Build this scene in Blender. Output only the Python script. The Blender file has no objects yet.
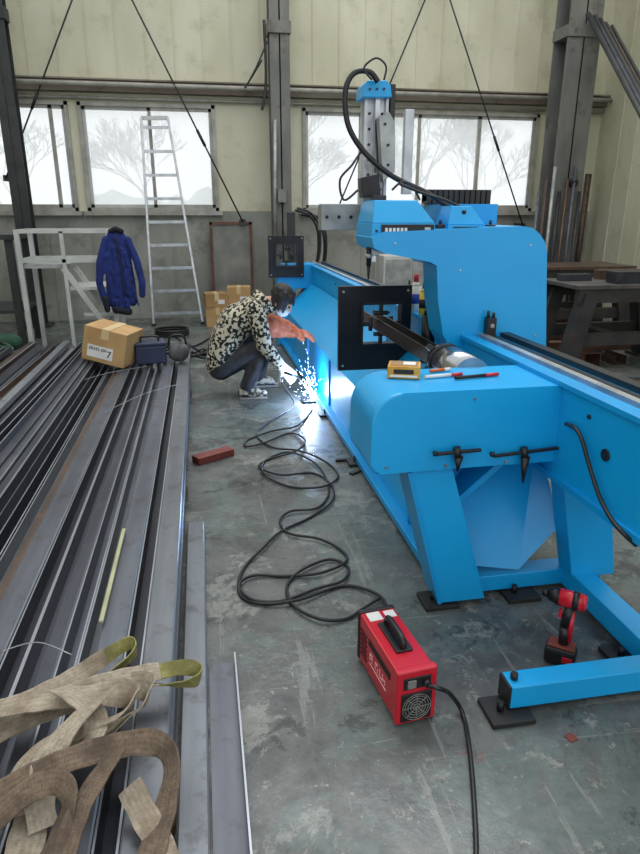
import bpy,bmesh,math,random
from mathutils import Vector as V, Matrix, Euler
random.seed(4)
S=bpy.context.scene; COL=S.collection
S.view_settings.view_transform='Standard'
H=1.6;F=641.0;YAW=math.radians(10.2);PIT=math.radians(18.5)
cy,sy,cp,sp=math.cos(YAW),math.sin(YAW),math.cos(PIT),math.sin(PIT)
fw=V((cp*sy,cp*cy,-sp));rt=V((cy,-sy,0));upv=V((sp*sy,sp*cy,cp))
cam=bpy.data.objects.new('camera',bpy.data.cameras.new('camera'));COL.objects.link(cam)
cam.matrix_world=Matrix.Translation((0,0,H))@Matrix((rt,upv,-fw)).transposed().to_4x4()
cam.data.sensor_fit='VERTICAL';cam.data.sensor_height=36;cam.data.lens=F/854*36;cam.data.clip_start=.05
S.camera=cam
def P(u,v,x=None,y=None,z=None):
    d=fw+rt*((u-320)/F)+upv*((427-v)/F)
    t=x/d.x if x is not None else y/d.y if y is not None else (z-H)/d.z
    return V((0,0,H))+d*t
def XZ(Y,pts):
    return [(P(u,v,y=Y).x,P(u,v,y=Y).z) for u,v in pts]
# ---------------------------------------------------------------- materials
def lin(c):
    o=[]
    for k in c:
        k=k/255.0
        o.append(k/12.92 if k<=.04045 else ((k+.055)/1.055)**2.4)
    return (*o,1)
def mat(name,c,c2=None,rough=.5,metal=0,scale=6,lo=.35,hi=.65,bump=0,stretch=(1,1,1),emis=0,detail=4,coat=0,rand=0,dirt=None):
    m=bpy.data.materials.new(name);m.use_nodes=True;n=m.node_tree.nodes;l=m.node_tree.links
    b=n['Principled BSDF'];b.inputs['Roughness'].default_value=rough;b.inputs['Metallic'].default_value=metal
    if coat: b.inputs['Coat Weight'].default_value=coat;b.inputs['Coat Roughness'].default_value=.15
    tc=n.new('ShaderNodeTexCoord');mp=n.new('ShaderNodeMapping');mp.inputs['Scale'].default_value=stretch
    ns=n.new('ShaderNodeTexNoise');ns.inputs['Scale'].default_value=scale;ns.inputs['Detail'].default_value=detail
    l.new(tc.outputs['Object'],mp.inputs[0]);l.new(mp.outputs[0],ns.inputs['Vector'])
    r=n.new('ShaderNodeValToRGB');r.color_ramp.elements[0].position=lo;r.color_ramp.elements[1].position=hi
    if c2 is None: c2=[min(255,k*1.06+2) for k in c]
    r.color_ramp.elements[0].color=lin(c);r.color_ramp.elements[1].color=lin(c2)
    l.new(ns.outputs[0],r.inputs[0]);out=r.outputs[0]
    if dirt:
        n2=n.new('ShaderNodeTexNoise');n2.inputs['Scale'].default_value=dirt[1];n2.inputs['Detail'].default_value=8;n2.inputs['Roughness'].default_value=.7
        l.new(tc.outputs['Object'],n2.inputs['Vector'])
        r2=n.new('ShaderNodeValToRGB');r2.color_ramp.elements[0].position=dirt[2];r2.color_ramp.elements[1].position=dirt[2]+.12
        r2.color_ramp.elements[0].color=(0,0,0,1);r2.color_ramp.elements[1].color=(dirt[3],)*3+(1,)
        l.new(n2.outputs[0],r2.inputs[0])
        mx=n.new('ShaderNodeMixRGB');l.new(r2.outputs[0],mx.inputs[0]);l.new(out,mx.inputs[1]);mx.inputs[2].default_value=lin(dirt[0]);out=mx.outputs[0]
    if rand:
        oi=n.new('ShaderNodeObjectInfo');mr=n.new('ShaderNodeMapRange');mr.inputs[3].default_value=1-rand;mr.inputs[4].default_value=1+rand
        l.new(oi.outputs['Random'],mr.inputs[0]);hs=n.new('ShaderNodeHueSaturation');l.new(mr.outputs[0],hs.inputs['Value']);l.new(out,hs.inputs['Color']);out=hs.outputs[0]
    l.new(out,b.inputs['Base Color'])
    if bump:
        bp=n.new('ShaderNodeBump');bp.inputs['Strength'].default_value=bump;bp.inputs['Distance'].default_value=.02
        l.new(ns.outputs[0],bp.inputs['Height']);l.new(bp.outputs[0],b.inputs['Normal'])
    if emis:
        l.new(out,b.inputs['Emission Color']);b.inputs['Emission Strength'].default_value=emis
    return m
M={}
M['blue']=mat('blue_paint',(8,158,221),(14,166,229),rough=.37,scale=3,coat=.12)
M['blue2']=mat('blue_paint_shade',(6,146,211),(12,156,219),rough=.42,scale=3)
M['black']=mat('black_plastic',(22,22,24),(32,32,34),rough=.4)
M['blackm']=mat('black_metal',(24,25,28),(38,38,42),rough=.38,metal=.3)
M['rubber']=mat('rubber',(26,26,26),(38,38,38),rough=.6)
M['alu']=mat('aluminium',(165,170,172),(195,198,200),rough=.35,metal=.6,scale=10)
M['chrome']=mat('chrome',(150,152,156),(186,188,190),rough=.22,metal=1)
sk=dict(rough=.42,metal=.45,scale=3,stretch=(5,.5,5),rand=.24)
M['steel0']=mat('steel_bright',(112,116,122),(130,134,140),dirt=((80,78,78),8,.55,.6),**sk)
M['steel1']=mat('steel_mid',(80,83,91),(98,101,109),dirt=((62,57,56),8,.54,.6),**sk)
M['steel2']=mat('steel_dark',(50,52,59),(66,68,76),dirt=((86,86,89),8,.57,.5),**sk)
M['steel3']=mat('steel_rusty',(70,58,52),(94,78,68),dirt=((112,78,58),8,.54,.7),**sk)
M['edge']=mat('steel_edge',(138,142,148),(162,166,172),rough=.32,metal=.55,scale=3,stretch=(5,.5,5))  # lighter steel, paints the highlight along lips and corners of the bars
M['galv']=mat('galvanised',(140,145,145),(175,178,176),rough=.45,metal=.4,scale=8)
M['colm']=mat('column_paint',(88,90,88),(116,116,110),rough=.6,scale=3,stretch=(1,1,.4),dirt=((70,62,54),4,.54,.7))
M['coldark']=mat('column_dark',(34,38,40),(52,54,54),rough=.55)
M['rust']=mat('rusty_brown',(84,54,44),(108,74,60),rough=.7,scale=6)
M['trest']=mat('trestle_steel',(36,36,38),(54,52,52),rough=.55,scale=5,dirt=((82,58,48),6,.54,.6))
M['trestt']=mat('trestle_top',(64,63,64),(88,85,84),rough=.45,scale=5,dirt=((92,68,56),5,.53,.6))
M['girt']=mat('girt',(100,90,78),(130,122,108),rough=.7,scale=2,stretch=(.5,1,4),dirt=((80,60,50),3,.54,.7))
M['cream']=mat('cream_cladding',(188,186,160),(204,202,180),rough=.6,scale=1.6,stretch=(1,1,.4),detail=8,dirt=((168,164,140),3,.54,.5))
M['lower']=mat('lower_wall',(130,132,124),(160,161,152),rough=.7,scale=1.6,stretch=(1,1,.6),detail=8,dirt=((104,102,94),3,.52,.6))
M['frame']=mat('window_frame',(140,138,130),(166,164,156),rough=.5)
M['sash']=mat('sash_frame',(168,170,166),(186,188,184),rough=.45)
M['card']=mat('cardboard',(176,140,92),(196,160,110),rough=.8,scale=4)
M['card2']=mat('cardboard_dark',(150,116,74),(172,138,92),rough=.8,scale=4)
M['tape']=mat('tape',(205,180,130),(215,190,145),rough=.4)
M['white']=mat('white_label',(220,220,216),(232,232,228),rough=.6)
M['whitep']=mat('white_paint',(176,180,176),(198,200,196),rough=.5,scale=4,dirt=((136,128,114),6,.58,.7))
M['ink']=mat('ink',(20,20,20),(28,28,28),rough=.6)
M['red']=mat('red_paint',(192,22,42),(204,30,50),rough=.3,coat=.2)
M['redd']=mat('red_mark',(232,170,172),(240,186,186),rough=.5)
M['redb']=mat('red_brown',(108,46,38),(128,60,50),rough=.6)
M['yellow']=mat('yellow_plastic',(196,140,44),(216,164,66),rough=.6,scale=14,dirt=((130,96,50),14,.56,.6))
M['yellows']=mat('yellow_can',(214,184,40),(226,196,60),rough=.4)
M['navy']=mat('navy_cloth',(18,34,92),(28,50,122),rough=.85,scale=14,bump=.4)
M['navyd']=mat('dark_cloth',(16,18,32),(26,28,44),rough=.85,scale=14,bump=.4)
M['toolb']=mat('toolbox',(40,48,74),(50,58,86),rough=.5)
M['greyc']=mat('grey_cloth',(72,72,74),(104,104,104),rough=.9,scale=12,bump=.4)
M['trous']=mat('trousers',(40,41,44),(60,61,65),rough=.95,scale=14,bump=.3)
M['camo']=mat('camo_jacket',(22,22,21),(190,184,162),rough=.9,scale=32,lo=.49,hi=.53,detail=3)
M['skin']=mat('skin',(196,150,124),(208,162,136),rough=.6)
M['hair']=mat('hair',(22,18,18),(40,32,30),rough=.6,scale=30,stretch=(1,1,.3),bump=.5)
M['maskm']=mat('face_mask',(206,208,210),(226,226,226),rough=.8)
M['glovew']=mat('white_glove',(204,202,194),(232,230,222),rough=.9,scale=30)
M['salmon']=mat('leather_glove',(170,86,58),(212,128,96),rough=.8,scale=16,bump=.4)
M['shoe']=mat('shoe',(50,48,44),(170,162,144),rough=.8,scale=22,lo=.47,hi=.55)
M['sole']=mat('sole',(120,116,108),(140,136,128),rough=.8)
M['stick']=mat('stick',(150,152,116),(176,176,140),rough=.6)
M['wood']=mat('wood',(110,88,62),(140,114,84),rough=.8,scale=5,stretch=(1,8,8))
M['green']=mat('green_cloth',(30,64,48),(46,84,62),rough=.9)
M['board']=mat('grey_board',(104,106,102),(134,134,128),rough=.7,scale=3)
M['bark']=mat('hazy_bark',(196,199,200),(212,214,212),rough=1,emis=.06)  # pale colour and faint glow paint the washed-out haze onto the trees
M['hill']=mat('hazy_hill',(210,215,215),(228,231,229),rough=1,scale=1.2,detail=8,emis=.1)  # distance haze put into the colour, with a little glow
M['yard']=mat('yard',(150,150,142),(180,180,170),rough=1)
M['arc']=mat('arc',(225,238,255),(255,255,255),emis=40)
M['spark']=mat('sparks',(110,150,255),(225,235,255),emis=7,scale=60)
M['tubes']=mat('work_tube',(44,42,42),(68,65,64),rough=.35,metal=.4,scale=5,stretch=(9,.5,9))
M['orange']=mat('orange',(206,98,40),(220,112,52),rough=.5)
M['bluel']=mat('blue_label',(30,70,170),(40,84,190),rough=.5)
def webmat(name,ca,cb,soil,n_=5):
    m=bpy.data.materials.new(name);m.use_nodes=True;n=m.node_tree.nodes;l=m.node_tree.links;b=n['Principled BSDF'];b.inputs['Roughness'].default_value=.95
    uv=n.new('ShaderNodeUVMap');uv.uv_map='UVMap';sx=n.new('ShaderNodeSeparateXYZ');l.new(uv.outputs[0],sx.inputs[0])
    def wave(out,f):
        m1=n.new('ShaderNodeMath');m1.operation='MULTIPLY';m1.inputs[1].default_value=f;l.new(out,m1.inputs[0])
        m2=n.new('ShaderNodeMath');m2.operation='SINE';l.new(m1.outputs[0],m2.inputs[0]);return m2.outputs[0]
    wu=wave(sx.outputs[0],n_*6.283);wv=wave(sx.outputs[1],900)
    m3=n.new('ShaderNodeMath');m3.operation='MULTIPLY_ADD';m3.inputs[1].default_value=.035;m3.inputs[2].default_value=0;l.new(wu,m3.inputs[0])
    m4=n.new('ShaderNodeMath');m4.operation='MULTIPLY_ADD';m4.inputs[1].default_value=.02;l.new(wv,m4.inputs[0]);l.new(m3.outputs[0],m4.inputs[2])
    tc=n.new('ShaderNodeTexCoord');ns=n.new('ShaderNodeTexNoise');ns.inputs['Scale'].default_value=60;ns.inputs['Detail'].default_value=8;ns.inputs['Roughness'].default_value=.8;l.new(tc.outputs['Object'],ns.inputs['Vector'])
    ad=n.new('ShaderNodeMath');ad.operation='ADD';l.new(ns.outputs[0],ad.inputs[0]);l.new(m4.outputs[0],ad.inputs[1])
    r=n.new('ShaderNodeValToRGB');r.color_ramp.elements[0].position=.3;r.color_ramp.elements[1].position=.68;r.color_ramp.elements[0].color=lin(ca);r.color_ramp.elements[1].color=lin(cb)
    l.new(ad.outputs[0],r.inputs[0])
    n2=n.new('ShaderNodeTexNoise');n2.inputs['Scale'].default_value=11;n2.inputs['Detail'].default_value=8;l.new(tc.outputs['Object'],n2.inputs['Vector'])
    r2=n.new('ShaderNodeValToRGB');r2.color_ramp.elements[0].position=.46;r2.color_ramp.elements[1].position=.66;r2.color_ramp.elements[1].color=(.75,.75,.75,1);l.new(n2.outputs[0],r2.inputs[0])
    mx=n.new('ShaderNodeMixRGB');l.new(r2.outputs[0],mx.inputs[0]);l.new(r.outputs[0],mx.inputs[1]);mx.inputs[2].default_value=lin(soil);l.new(mx.outputs[0],b.inputs['Base Color'])
    bp=n.new('ShaderNodeBump');bp.inputs['Strength'].default_value=.4;bp.inputs['Distance'].default_value=.003;l.new(ad.outputs[0],bp.inputs['Height']);l.new(bp.outputs[0],b.inputs['Normal'])
    return m
M['web']=webmat('webbing',(126,114,98),(182,170,151),(110,94,76));M['webd']=webmat('webbing_dark',(78,64,53),(128,112,94),(66,53,44));M['webg']=webmat('webbing_end',(110,110,62),(162,156,96),(102,98,60))
m=bpy.data.materials.new('glass_pane');m.use_nodes=True;n=m.node_tree.nodes;l=m.node_tree.links;n.clear()
o=n.new('ShaderNodeOutputMaterial');mx=n.new('ShaderNodeMixShader');mx.inputs[0].default_value=.38  # translucent white share lays a painted haze over the view outside
t=n.new('ShaderNodeBsdfTransparent');g=n.new('ShaderNodeBsdfTranslucent');g.inputs[0].default_value=(.95,.97,.98,1)
l.new(t.outputs[0],mx.inputs[1]);l.new(g.outputs[0],mx.inputs[2]);l.new(mx.outputs[0],o.inputs[0]);M['glass']=m
m=bpy.data.materials.new('worn_floor');m.use_nodes=True;n=m.node_tree.nodes;l=m.node_tree.links;b=n['Principled BSDF']
tc=n.new('ShaderNodeTexCoord')
def nz(sc,det=6,dist=0,off=0,st=(1,1,1),ro=.68):
    mp=n.new('ShaderNodeMapping');mp.inputs['Location'].default_value=(off,off*.7,0);mp.inputs['Scale'].default_value=st;l.new(tc.outputs['Object'],mp.inputs[0])
    q=n.new('ShaderNodeTexNoise');q.inputs['Scale'].default_value=sc;q.inputs['Detail'].default_value=det;q.inputs['Distortion'].default_value=dist
    q.inputs['Roughness'].default_value=ro
    l.new(mp.outputs[0],q.inputs['Vector']);return q
def rp(src,a,bb,ca,cb):
    q=n.new('ShaderNodeValToRGB');q.color_ramp.elements[0].position=a;q.color_ramp.elements[1].position=bb
    q.color_ramp.elements[0].color=ca;q.color_ramp.elements[1].color=cb;l.new(src,q.inputs[0]);return q
def mixc(f,a,bb,mode='MIX'):
    q=n.new('ShaderNodeMixRGB');q.blend_type=mode
    l.new(f,q.inputs[0]);l.new(a,q.inputs[1]);l.new(bb,q.inputs[2]);return q
def g1(k): return (k,k,k,1)
base=rp(nz(4,13,.3,ro=.78).outputs[0],.36,.64,lin((66,69,68)),lin((104,106,102)))
grn=rp(nz(1.9,13,.5,3,ro=.76).outputs[0],.49,.51,g1(0),g1(.7))
gc=rp(nz(12,10,ro=.8).outputs[0],.35,.65,lin((70,86,84)),lin((108,119,114)))
c1=mixc(grn.outputs[0],base.outputs[0],gc.outputs[0])
wh=rp(nz(3.6,13,.3,7,ro=.8).outputs[0],.565,.575,g1(0),g1(.7))
wc=rp(nz(30,8).outputs[0],.3,.7,lin((112,113,107)),lin((150,150,142)))
c2=mixc(wh.outputs[0],c1.outputs[0],wc.outputs[0])
sp_=rp(nz(26,6,0,2).outputs[0],.645,.655,g1(0),g1(1))
c2b=mixc(sp_.outputs[0],c2.outputs[0],wc.outputs[0])
scr=rp(nz(16,8,.3,5,(1,.06,1)).outputs[0],.615,.625,g1(0),g1(.55))
c2c=mixc(scr.outputs[0],c2b.outputs[0],wc.outputs[0])
scr2=rp(nz(14,8,.3,15,(.08,1,1)).outputs[0],.625,.635,g1(0),g1(.5))
c2d=mixc(scr2.outputs[0],c2c.outputs[0],wc.outputs[0])
dk=rp(nz(3.0,13,.4,11,ro=.78).outputs[0],.42,.44,g1(.8),g1(0))
dc=rp(nz(18,8).outputs[0],.3,.7,lin((42,44,45)),lin((66,68,67)))
c3=mixc(dk.outputs[0],c2d.outputs[0],dc.outputs[0])
rd=rp(nz(3.2,8,0,21).outputs[0],.68,.70,g1(0),g1(.5))
rc=rp(nz(14).outputs[0],.3,.7,lin((104,56,48)),lin((120,70,60)))
c4=mixc(rd.outputs[0],c3.outputs[0],rc.outputs[0])
l.new(c4.outputs[0],b.inputs['Base Color'])
rr=rp(nz(2.4,10,0,4).outputs[0],.42,.58,g1(.24),g1(.56));l.new(rr.outputs[0],b.inputs['Roughness'])
bp=n.new('ShaderNodeBump');bp.inputs['Strength'].default_value=.22;bp.inputs['Distance'].default_value=.01
l.new(nz(26,8).outputs[0],bp.inputs['Height']);l.new(bp.outputs[0],b.inputs['Normal']);M['floor']=m
# ---------------------------------------------------------------- builders
ORG={}
def catmull(pts,res=6,closed=False):
    pts=[V(p) for p in pts]
    if len(pts)<3: return pts
    out=[];N=len(pts)
    for i in range(N-1):
        p0=pts[max(i-1,0)];p1=pts[i];p2=pts[i+1];p3=pts[min(i+2,N-1)]
        for k in range(res):
            t=k/res
            out.append(.5*((2*p1)+(-p0+p2)*t+(2*p0-5*p1+4*p2-p3)*t*t+(-p0+3*p1-3*p2+p3)*t**3))
    out.append(pts[-1]);return out
class MB:
    def __init__(s,M4=None): s.b=bmesh.new();s.M=M4
    def _bev(s,vs,bev,seg=2):
        if bev:
            es=set(e for v in vs for e in v.link_edges)
            bmesh.ops.bevel(s.b,geom=list(es),offset=bev,segments=seg,affect='EDGES',profile=.5)
        return s
    def box(s,c,d,R=None,bev=0):
        m=Matrix.Translation(V(c))
        if R is not None: m=m@R.to_4x4()
        m=m@Matrix.Diagonal((d[0],d[1],d[2],1))
        r=bmesh.ops.create_cube(s.b,size=1,matrix=m);return s._bev(r['verts'],bev)
    def bb(s,x0,x1,y0,y1,z0,z1,bev=0):
        return s.box(((x0+x1)/2,(y0+y1)/2,(z0+z1)/2),(abs(x1-x0),abs(y1-y0),abs(z1-z0)),None,bev)
    def frus(s,r0,r1,bev=0):
        q=[]
        for (x0,x1,y0,y1,z) in (r0,r1): q.append([s.b.verts.new(p) for p in ((x0,y0,z),(x1,y0,z),(x1,y1,z),(x0,y1,z))])
        s.b.faces.new(q[0][::-1]);s.b.faces.new(q[1])
        for k in range(4): s.b.faces.new((q[0][k],q[0][(k+1)%4],q[1][(k+1)%4],q[1][k]))
        return s._bev(q[0]+q[1],bev)
    def bar(s,p,q,w,h,bev=0,upd=(0,0,1)):
        p=V(p);q=V(q);d=(q-p);L=d.length;y=d.normalized();u=V(upd)
        if abs(y.dot(u))>.98: u=V((0,1,0))
        x=y.cross(u).normalized();z=x.cross(y)
        return s.box((p+q)/2,(w,L,h),Matrix((x,y,z)).transposed(),bev)
    def cyl(s,p,q,r,r2=None,n=14,smooth=True):
        p=V(p);q=V(q);r2=r if r2 is None else r2
        d=q-p;R=V((0,0,1)).rotation_difference(d).to_matrix().to_4x4()
        k=bmesh.ops.create_cone(s.b,cap_ends=True,segments=n,radius1=r,radius2=r2,depth=d.length,matrix=Matrix.Translation((p+q)/2)@R)
        if smooth:
            for f in set(f for v in k['verts'] for f in v.link_faces):
                if len(f.verts)==4: f.smooth=True
        return s
    def sph(s,c,r,sc=(1,1,1),R=None,seg=14):
        m=Matrix.Translation(V(c))
        if R is not None: m=m@R.to_4x4()
        m=m@Matrix.Diagonal((r*sc[0],r*sc[1],r*sc[2],1))
        k=bmesh.ops.create_uvsphere(s.b,u_segments=seg,v_segments=max(6,seg*2//3),radius=1,matrix=m)
        for f in set(f for v in k['verts'] for f in v.link_faces): f.smooth=True
        return s
    def cap(s,pts):
        for a in pts: s.sph(a[:3],a[3])
        for a,b_ in zip(pts,pts[1:]):
            if (V(a[:3])-V(b_[:3])).length>1e-4: s.cyl(a[:3],b_[:3],a[3],b_[3],16)
        return s
    def tube(s,pts,r,n=8,res=6):
        pts=catmull(pts,res) if res>1 else [V(p) for p in pts]
        rings=[];up=V((0,0,1))
        for i,p in enumerate(pts):
            t=(pts[min(i+1,len(pts)-1)]-pts[max(i-1,0)])
            if t.length<1e-7: t=V((1,0,0))
            t.normalize()
            if i==0:
                a=t.cross(up) if abs(t.z)<.95 else t.cross(V((1,0,0)))
            else: a=pa-t*pa.dot(t)
            if a.length<1e-6: a=t.orthogonal()
            a.normalize();pa=a;c=t.cross(a)
            rings.append([s.b.verts.new(p+(a*math.cos(2*math.pi*k/n)+c*math.sin(2*math.pi*k/n))*r) for k in range(n)])
        for A,B in zip(rings,rings[1:]):
            for k in range(n):
                f=s.b.faces.new((A[k],A[(k+1)%n],B[(k+1)%n],B[k]));f.smooth=True
        s.b.faces.new(rings[0][::-1]);s.b.faces.new(rings[-1]);return s
    def prism(s,poly,axis,a,b_,bev=0):
        def mk(p,t):
            return V((p[0],t,p[1])) if axis=='y' else V((t,p[0],p[1])) if axis=='x' else V((p[0],p[1],t))
        A=[s.b.verts.new(mk(p,a)) for p in poly];B=[s.b.verts.new(mk(p,b_)) for p in poly];N=len(poly)
        s.b.faces.new(A);s.b.faces.new(B[::-1])
        for k in range(N): s.b.faces.new((A[k],B[k],B[(k+1)%N],A[(k+1)%N]))
        return s._bev(A+B,bev)
    def ribbon(s,pts,w,th,res=6,rolls=None):
        n0=len(pts);q=catmull(pts,res);rings=[];uvl=s.b.loops.layers.uv.get('UVMap') or s.b.loops.layers.uv.new('UVMap')
        cr=[(-.5,-.5),(-.25,-.45),(0,-.5),(.25,-.45),(.5,-.5),(.5,.5),(.25,.55),(0,.5),(-.25,.55),(-.5,.5)];nc=len(cr)
        dist=0
        for i,p in enumerate(q):
            t=(q[min(i+1,len(q)-1)]-q[max(i-1,0)]).normalized()
            sd=t.cross(V((0,0,1)))
            if sd.length<.2 and i: sd=ps.copy()
            sd.normalize();ps=sd
            ang=0
            if rolls:
                k=i/res;a=rolls[min(int(k),n0-1)];c=rolls[min(int(k)+1,n0-1)];f_=k-int(k);f_=f_*f_*(3-2*f_);ang=a+(c-a)*f_
                sd=(Matrix.Rotation(ang,3,t)@sd)
            p=p+V((0,0,abs(math.sin(ang))*w*.42))
            nn=sd.cross(t).normalized()
            if i: dist+=(q[i]-q[i-1]).length
            wv=.002*math.sin(dist*55+pts[0][0]*20)
            ww=w*(1+.04*math.sin(dist*90))
            rings.append(([s.b.verts.new(p+sd*ww*a_+nn*(th*b_+wv*(1-4*a_*a_))) for a_,b_ in cr],dist))
        for (A,da),(B,db) in zip(rings,rings[1:]):
            for k in range(nc):
                k2=(k+1)%nc
                f=s.b.faces.new((A[k],A[k2],B[k2],B[k]));f.smooth=False
                for lp,uv in zip(f.loops,((cr[k][0]+.5,da),(cr[k2][0]+.5,da),(cr[k2][0]+.5,db),(cr[k][0]+.5,db))): lp[uvl].uv=uv
        s.b.faces.new(rings[0][0][::-1]);s.b.faces.new(rings[-1][0]);return s
    def build(s,name,mt,parent=None,voxel=0,smooth=0,edge=0):
        me=bpy.data.meshes.new(name)
        bmesh.ops.recalc_face_normals(s.b,faces=s.b.faces)
        if edge:
            for f in s.b.faces:
                es=sorted(e.calc_length() for e in f.edges)
                if f.normal.z>.35 and len(f.verts)==4 and es[0]<edge: f.material_index=1  # narrow upward faces get the painted highlight colour
        s.b.to_mesh(me);s.b.free()
        if s.M is not None: me.transform(s.M)
        if isinstance(mt,str): mt=M[mt]
        me.materials.append(mt)
        if edge: me.materials.append(M['edge'])
        ob=bpy.data.objects.new(name,me);COL.objects.link(ob)
        if parent is None:
            xs=[v.co for v in me.vertices]
            o=V((sum((min(c[i] for c in xs),max(c[i] for c in xs)))/2 for i in range(3)));o.z=min(c.z for c in xs)
            me.transform(Matrix.Translation(-o));ob.location=o;ORG[ob.name]=o
        else:
            o=ORG[parent.name];me.transform(Matrix.Translation(-o));ob.parent=parent;ORG[ob.name]=o
        if voxel:
            for p in me.polygons: p.use_smooth=True
            r=ob.modifiers.new('remesh','REMESH');r.mode='VOXEL';r.voxel_size=voxel;r.use_smooth_shade=True
            if smooth:
                q=ob.modifiers.new('smooth','SMOOTH');q.factor=.5;q.iterations=smooth
        return ob
def tag(o,label,cat,group=None,kind=None):
    o['label']=label;o['category']=cat
    if group:o['group']=group
    if kind:o['kind']=kind
    return o
def thing(name,label,cat,loc,group=None):
    o=bpy.data.objects.new(name,None);COL.objects.link(o);o.location=V(loc);o.empty_display_size=.1
    ORG[o.name]=V(loc);return tag(o,label,cat,group)
def struct(o): o['kind']='structure';return o
def bolts(name,mt,parent,segs,r,n=8):
    for a,c in segs:
        b=MB();b.cyl(a,c,r,n=n);b.build(name,mt,parent)
def text(s_,size,o,r,u,mt,parent,name='lettering'):
    c=bpy.data.curves.new('txt','FONT');c.body=s_;c.size=size;c.extrude=.0006;c.align_x='CENTER';c.align_y='CENTER'
    t=bpy.data.objects.new('txt',c);COL.objects.link(t)
    me=bpy.data.meshes.new_from_object(t.evaluated_get(bpy.context.evaluated_depsgraph_get()))
    bpy.data.objects.remove(t)
    r=V(r).normalized();u=V(u).normalized();nn=r.cross(u)
    me.transform(Matrix.Translation(V(o))@Matrix((r,u,nn)).transposed().to_4x4())
    me.transform(Matrix.Translation(-ORG[parent.name]))
    me.materials.clear();me.materials.append(M[mt])
    ob=bpy.data.objects.new(name,me);COL.objects.link(ob);ob.parent=parent;ORG[ob.name]=ORG[parent.name];return ob
def rrect(x0,x1,z0,z1,r,which='1111',n=5,rs=None):
    out=[];rs=rs or [r]*4
    cs=[(x0,z0,1,1,math.pi),(x1,z0,-1,1,1.5*math.pi),(x1,z1,-1,-1,0),(x0,z1,1,-1,.5*math.pi)]
    for k,(ex,ez,sx,sz,st) in enumerate(cs):
        r=rs[k]
        if which[k]=='1':
            for i in range(n+1):
                t=st+i/n*math.pi/2;out.append((ex+sx*r+r*math.cos(t),ez+sz*r+r*math.sin(t)))
        else: out.append((ex,ez))
    return out
# ================================================================ SETTING
b=MB();b.bb(-6,7,-3,10.6,-.1,0);struct(b.build('floor','floor'))
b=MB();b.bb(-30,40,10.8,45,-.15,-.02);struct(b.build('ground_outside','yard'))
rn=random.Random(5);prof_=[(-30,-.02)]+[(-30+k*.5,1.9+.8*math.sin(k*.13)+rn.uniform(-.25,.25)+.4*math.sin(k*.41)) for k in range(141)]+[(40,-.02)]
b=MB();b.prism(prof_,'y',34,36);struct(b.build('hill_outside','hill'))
WY=10.6
W=[(-4.3,-1.75),(-1.62,.32),(1.63,5.5)];WZ0,WZ1=1.62,3.1
b=MB();b.bb(-6,7,WY,WY+.2,0,WZ0)
for k in range(22):
    x=-5.8+k*.6;b.bb(x-.012,x+.012,WY-.018,WY,0,WZ0-.05)
struct(b.build('wall_back','lower'))
b=MB();b.bb(-6,7,WY,WY+.2,WZ1,6.6)
for a,c in ((-6,-4.3),(-1.75,-1.62),(.32,1.63),(5.5,7)): b.bb(a,c,WY,WY+.2,WZ0,WZ1)
for k in range(33):
    x=-5.8+k*.4;b.bb(x-.01,x+.01,WY-.014,WY,WZ1+.3,6.6)
struct(b.build('wall_back_upper','cream'))
b=MB();b.bb(6.6,6.8,-3,10.6,0,6.6)
for k in range(33): b.bb(6.585,6.6,-2.8+k*.4,-2.78+k*.4,0,6.6)
struct(b.build('wall_right','cream'))
b=MB();b.bb(-6,-5.8,-3,10.6,0,6.6);struct(b.build('wall_left','cream'))
wi=0
for (x0,x1),mul in zip(W,([-3.2,-2.0],[-.63],[2.55,3.5,4.5])):
    wi+=1
    o=bpy.data.objects.new('window_%d'%wi,None);COL.objects.link(o);o.location=((x0+x1)/2,WY,WZ0);ORG[o.name]=V(o.location);struct(o)
    b=MB();t=.05
    b.bb(x0,x1,WY-.04,WY+.1,WZ0,WZ0+t);b.bb(x0,x1,WY-.04,WY+.1,WZ1-t,WZ1);b.bb(x0,x0+t,WY-.04,WY+.1,WZ0,WZ1);b.bb(x1-t,x1,WY-.04,WY+.1,WZ0,WZ1)
    b.build('window_frame','frame',o)
    ed=[x0+t]+mul+[x1-t]
    for j,(s0,s1) in enumerate(zip(ed,ed[1:])):
        b=MB();f=.045;yy=WY+(.0 if j%2 else .03);a_,c_=s0-(.02 if j else 0),s1+(.02 if j<len(ed)-2 else 0)
        b.bb(a_,c_,yy-.015,yy+.015,WZ0+t,WZ0+t+f);b.bb(a_,c_,yy-.015,yy+.015,WZ1-t-f,WZ1-t);b.bb(a_,a_+f,yy-.015,yy+.015,WZ0+t,WZ1-t);b.bb(c_-f,c_,yy-.015,yy+.015,WZ0+t,WZ1-t)
        b.build('sash','frame' if j%2 else 'sash',o)
    b=MB();b.bb(x0+.03,x1-.03,WY+.06,WY+.07,WZ0+.03,WZ1-.03);b.build('pane','glass',o)
    b=MB();b.bb(x0-.05,x1+.05,WY-.1,WY,WZ0-.06,WZ0);b.build('sill','frame',o)
b=MB();b.bb(-6,6.6,WY-.14,WY,3.22,3.38,.006);b.bb(-6,6.6,WY-.2,WY-.14,3.36,3.38);struct(b.build('trim_1','girt'))
b=MB();b.cyl((-6,WY-.24,3.3),(6.6,WY-.24,3.3),.03);b.cyl((-6,WY-.06,3.15),(6.6,WY-.06,3.15),.02);struct(b.build('trim_2','frame'))
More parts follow.
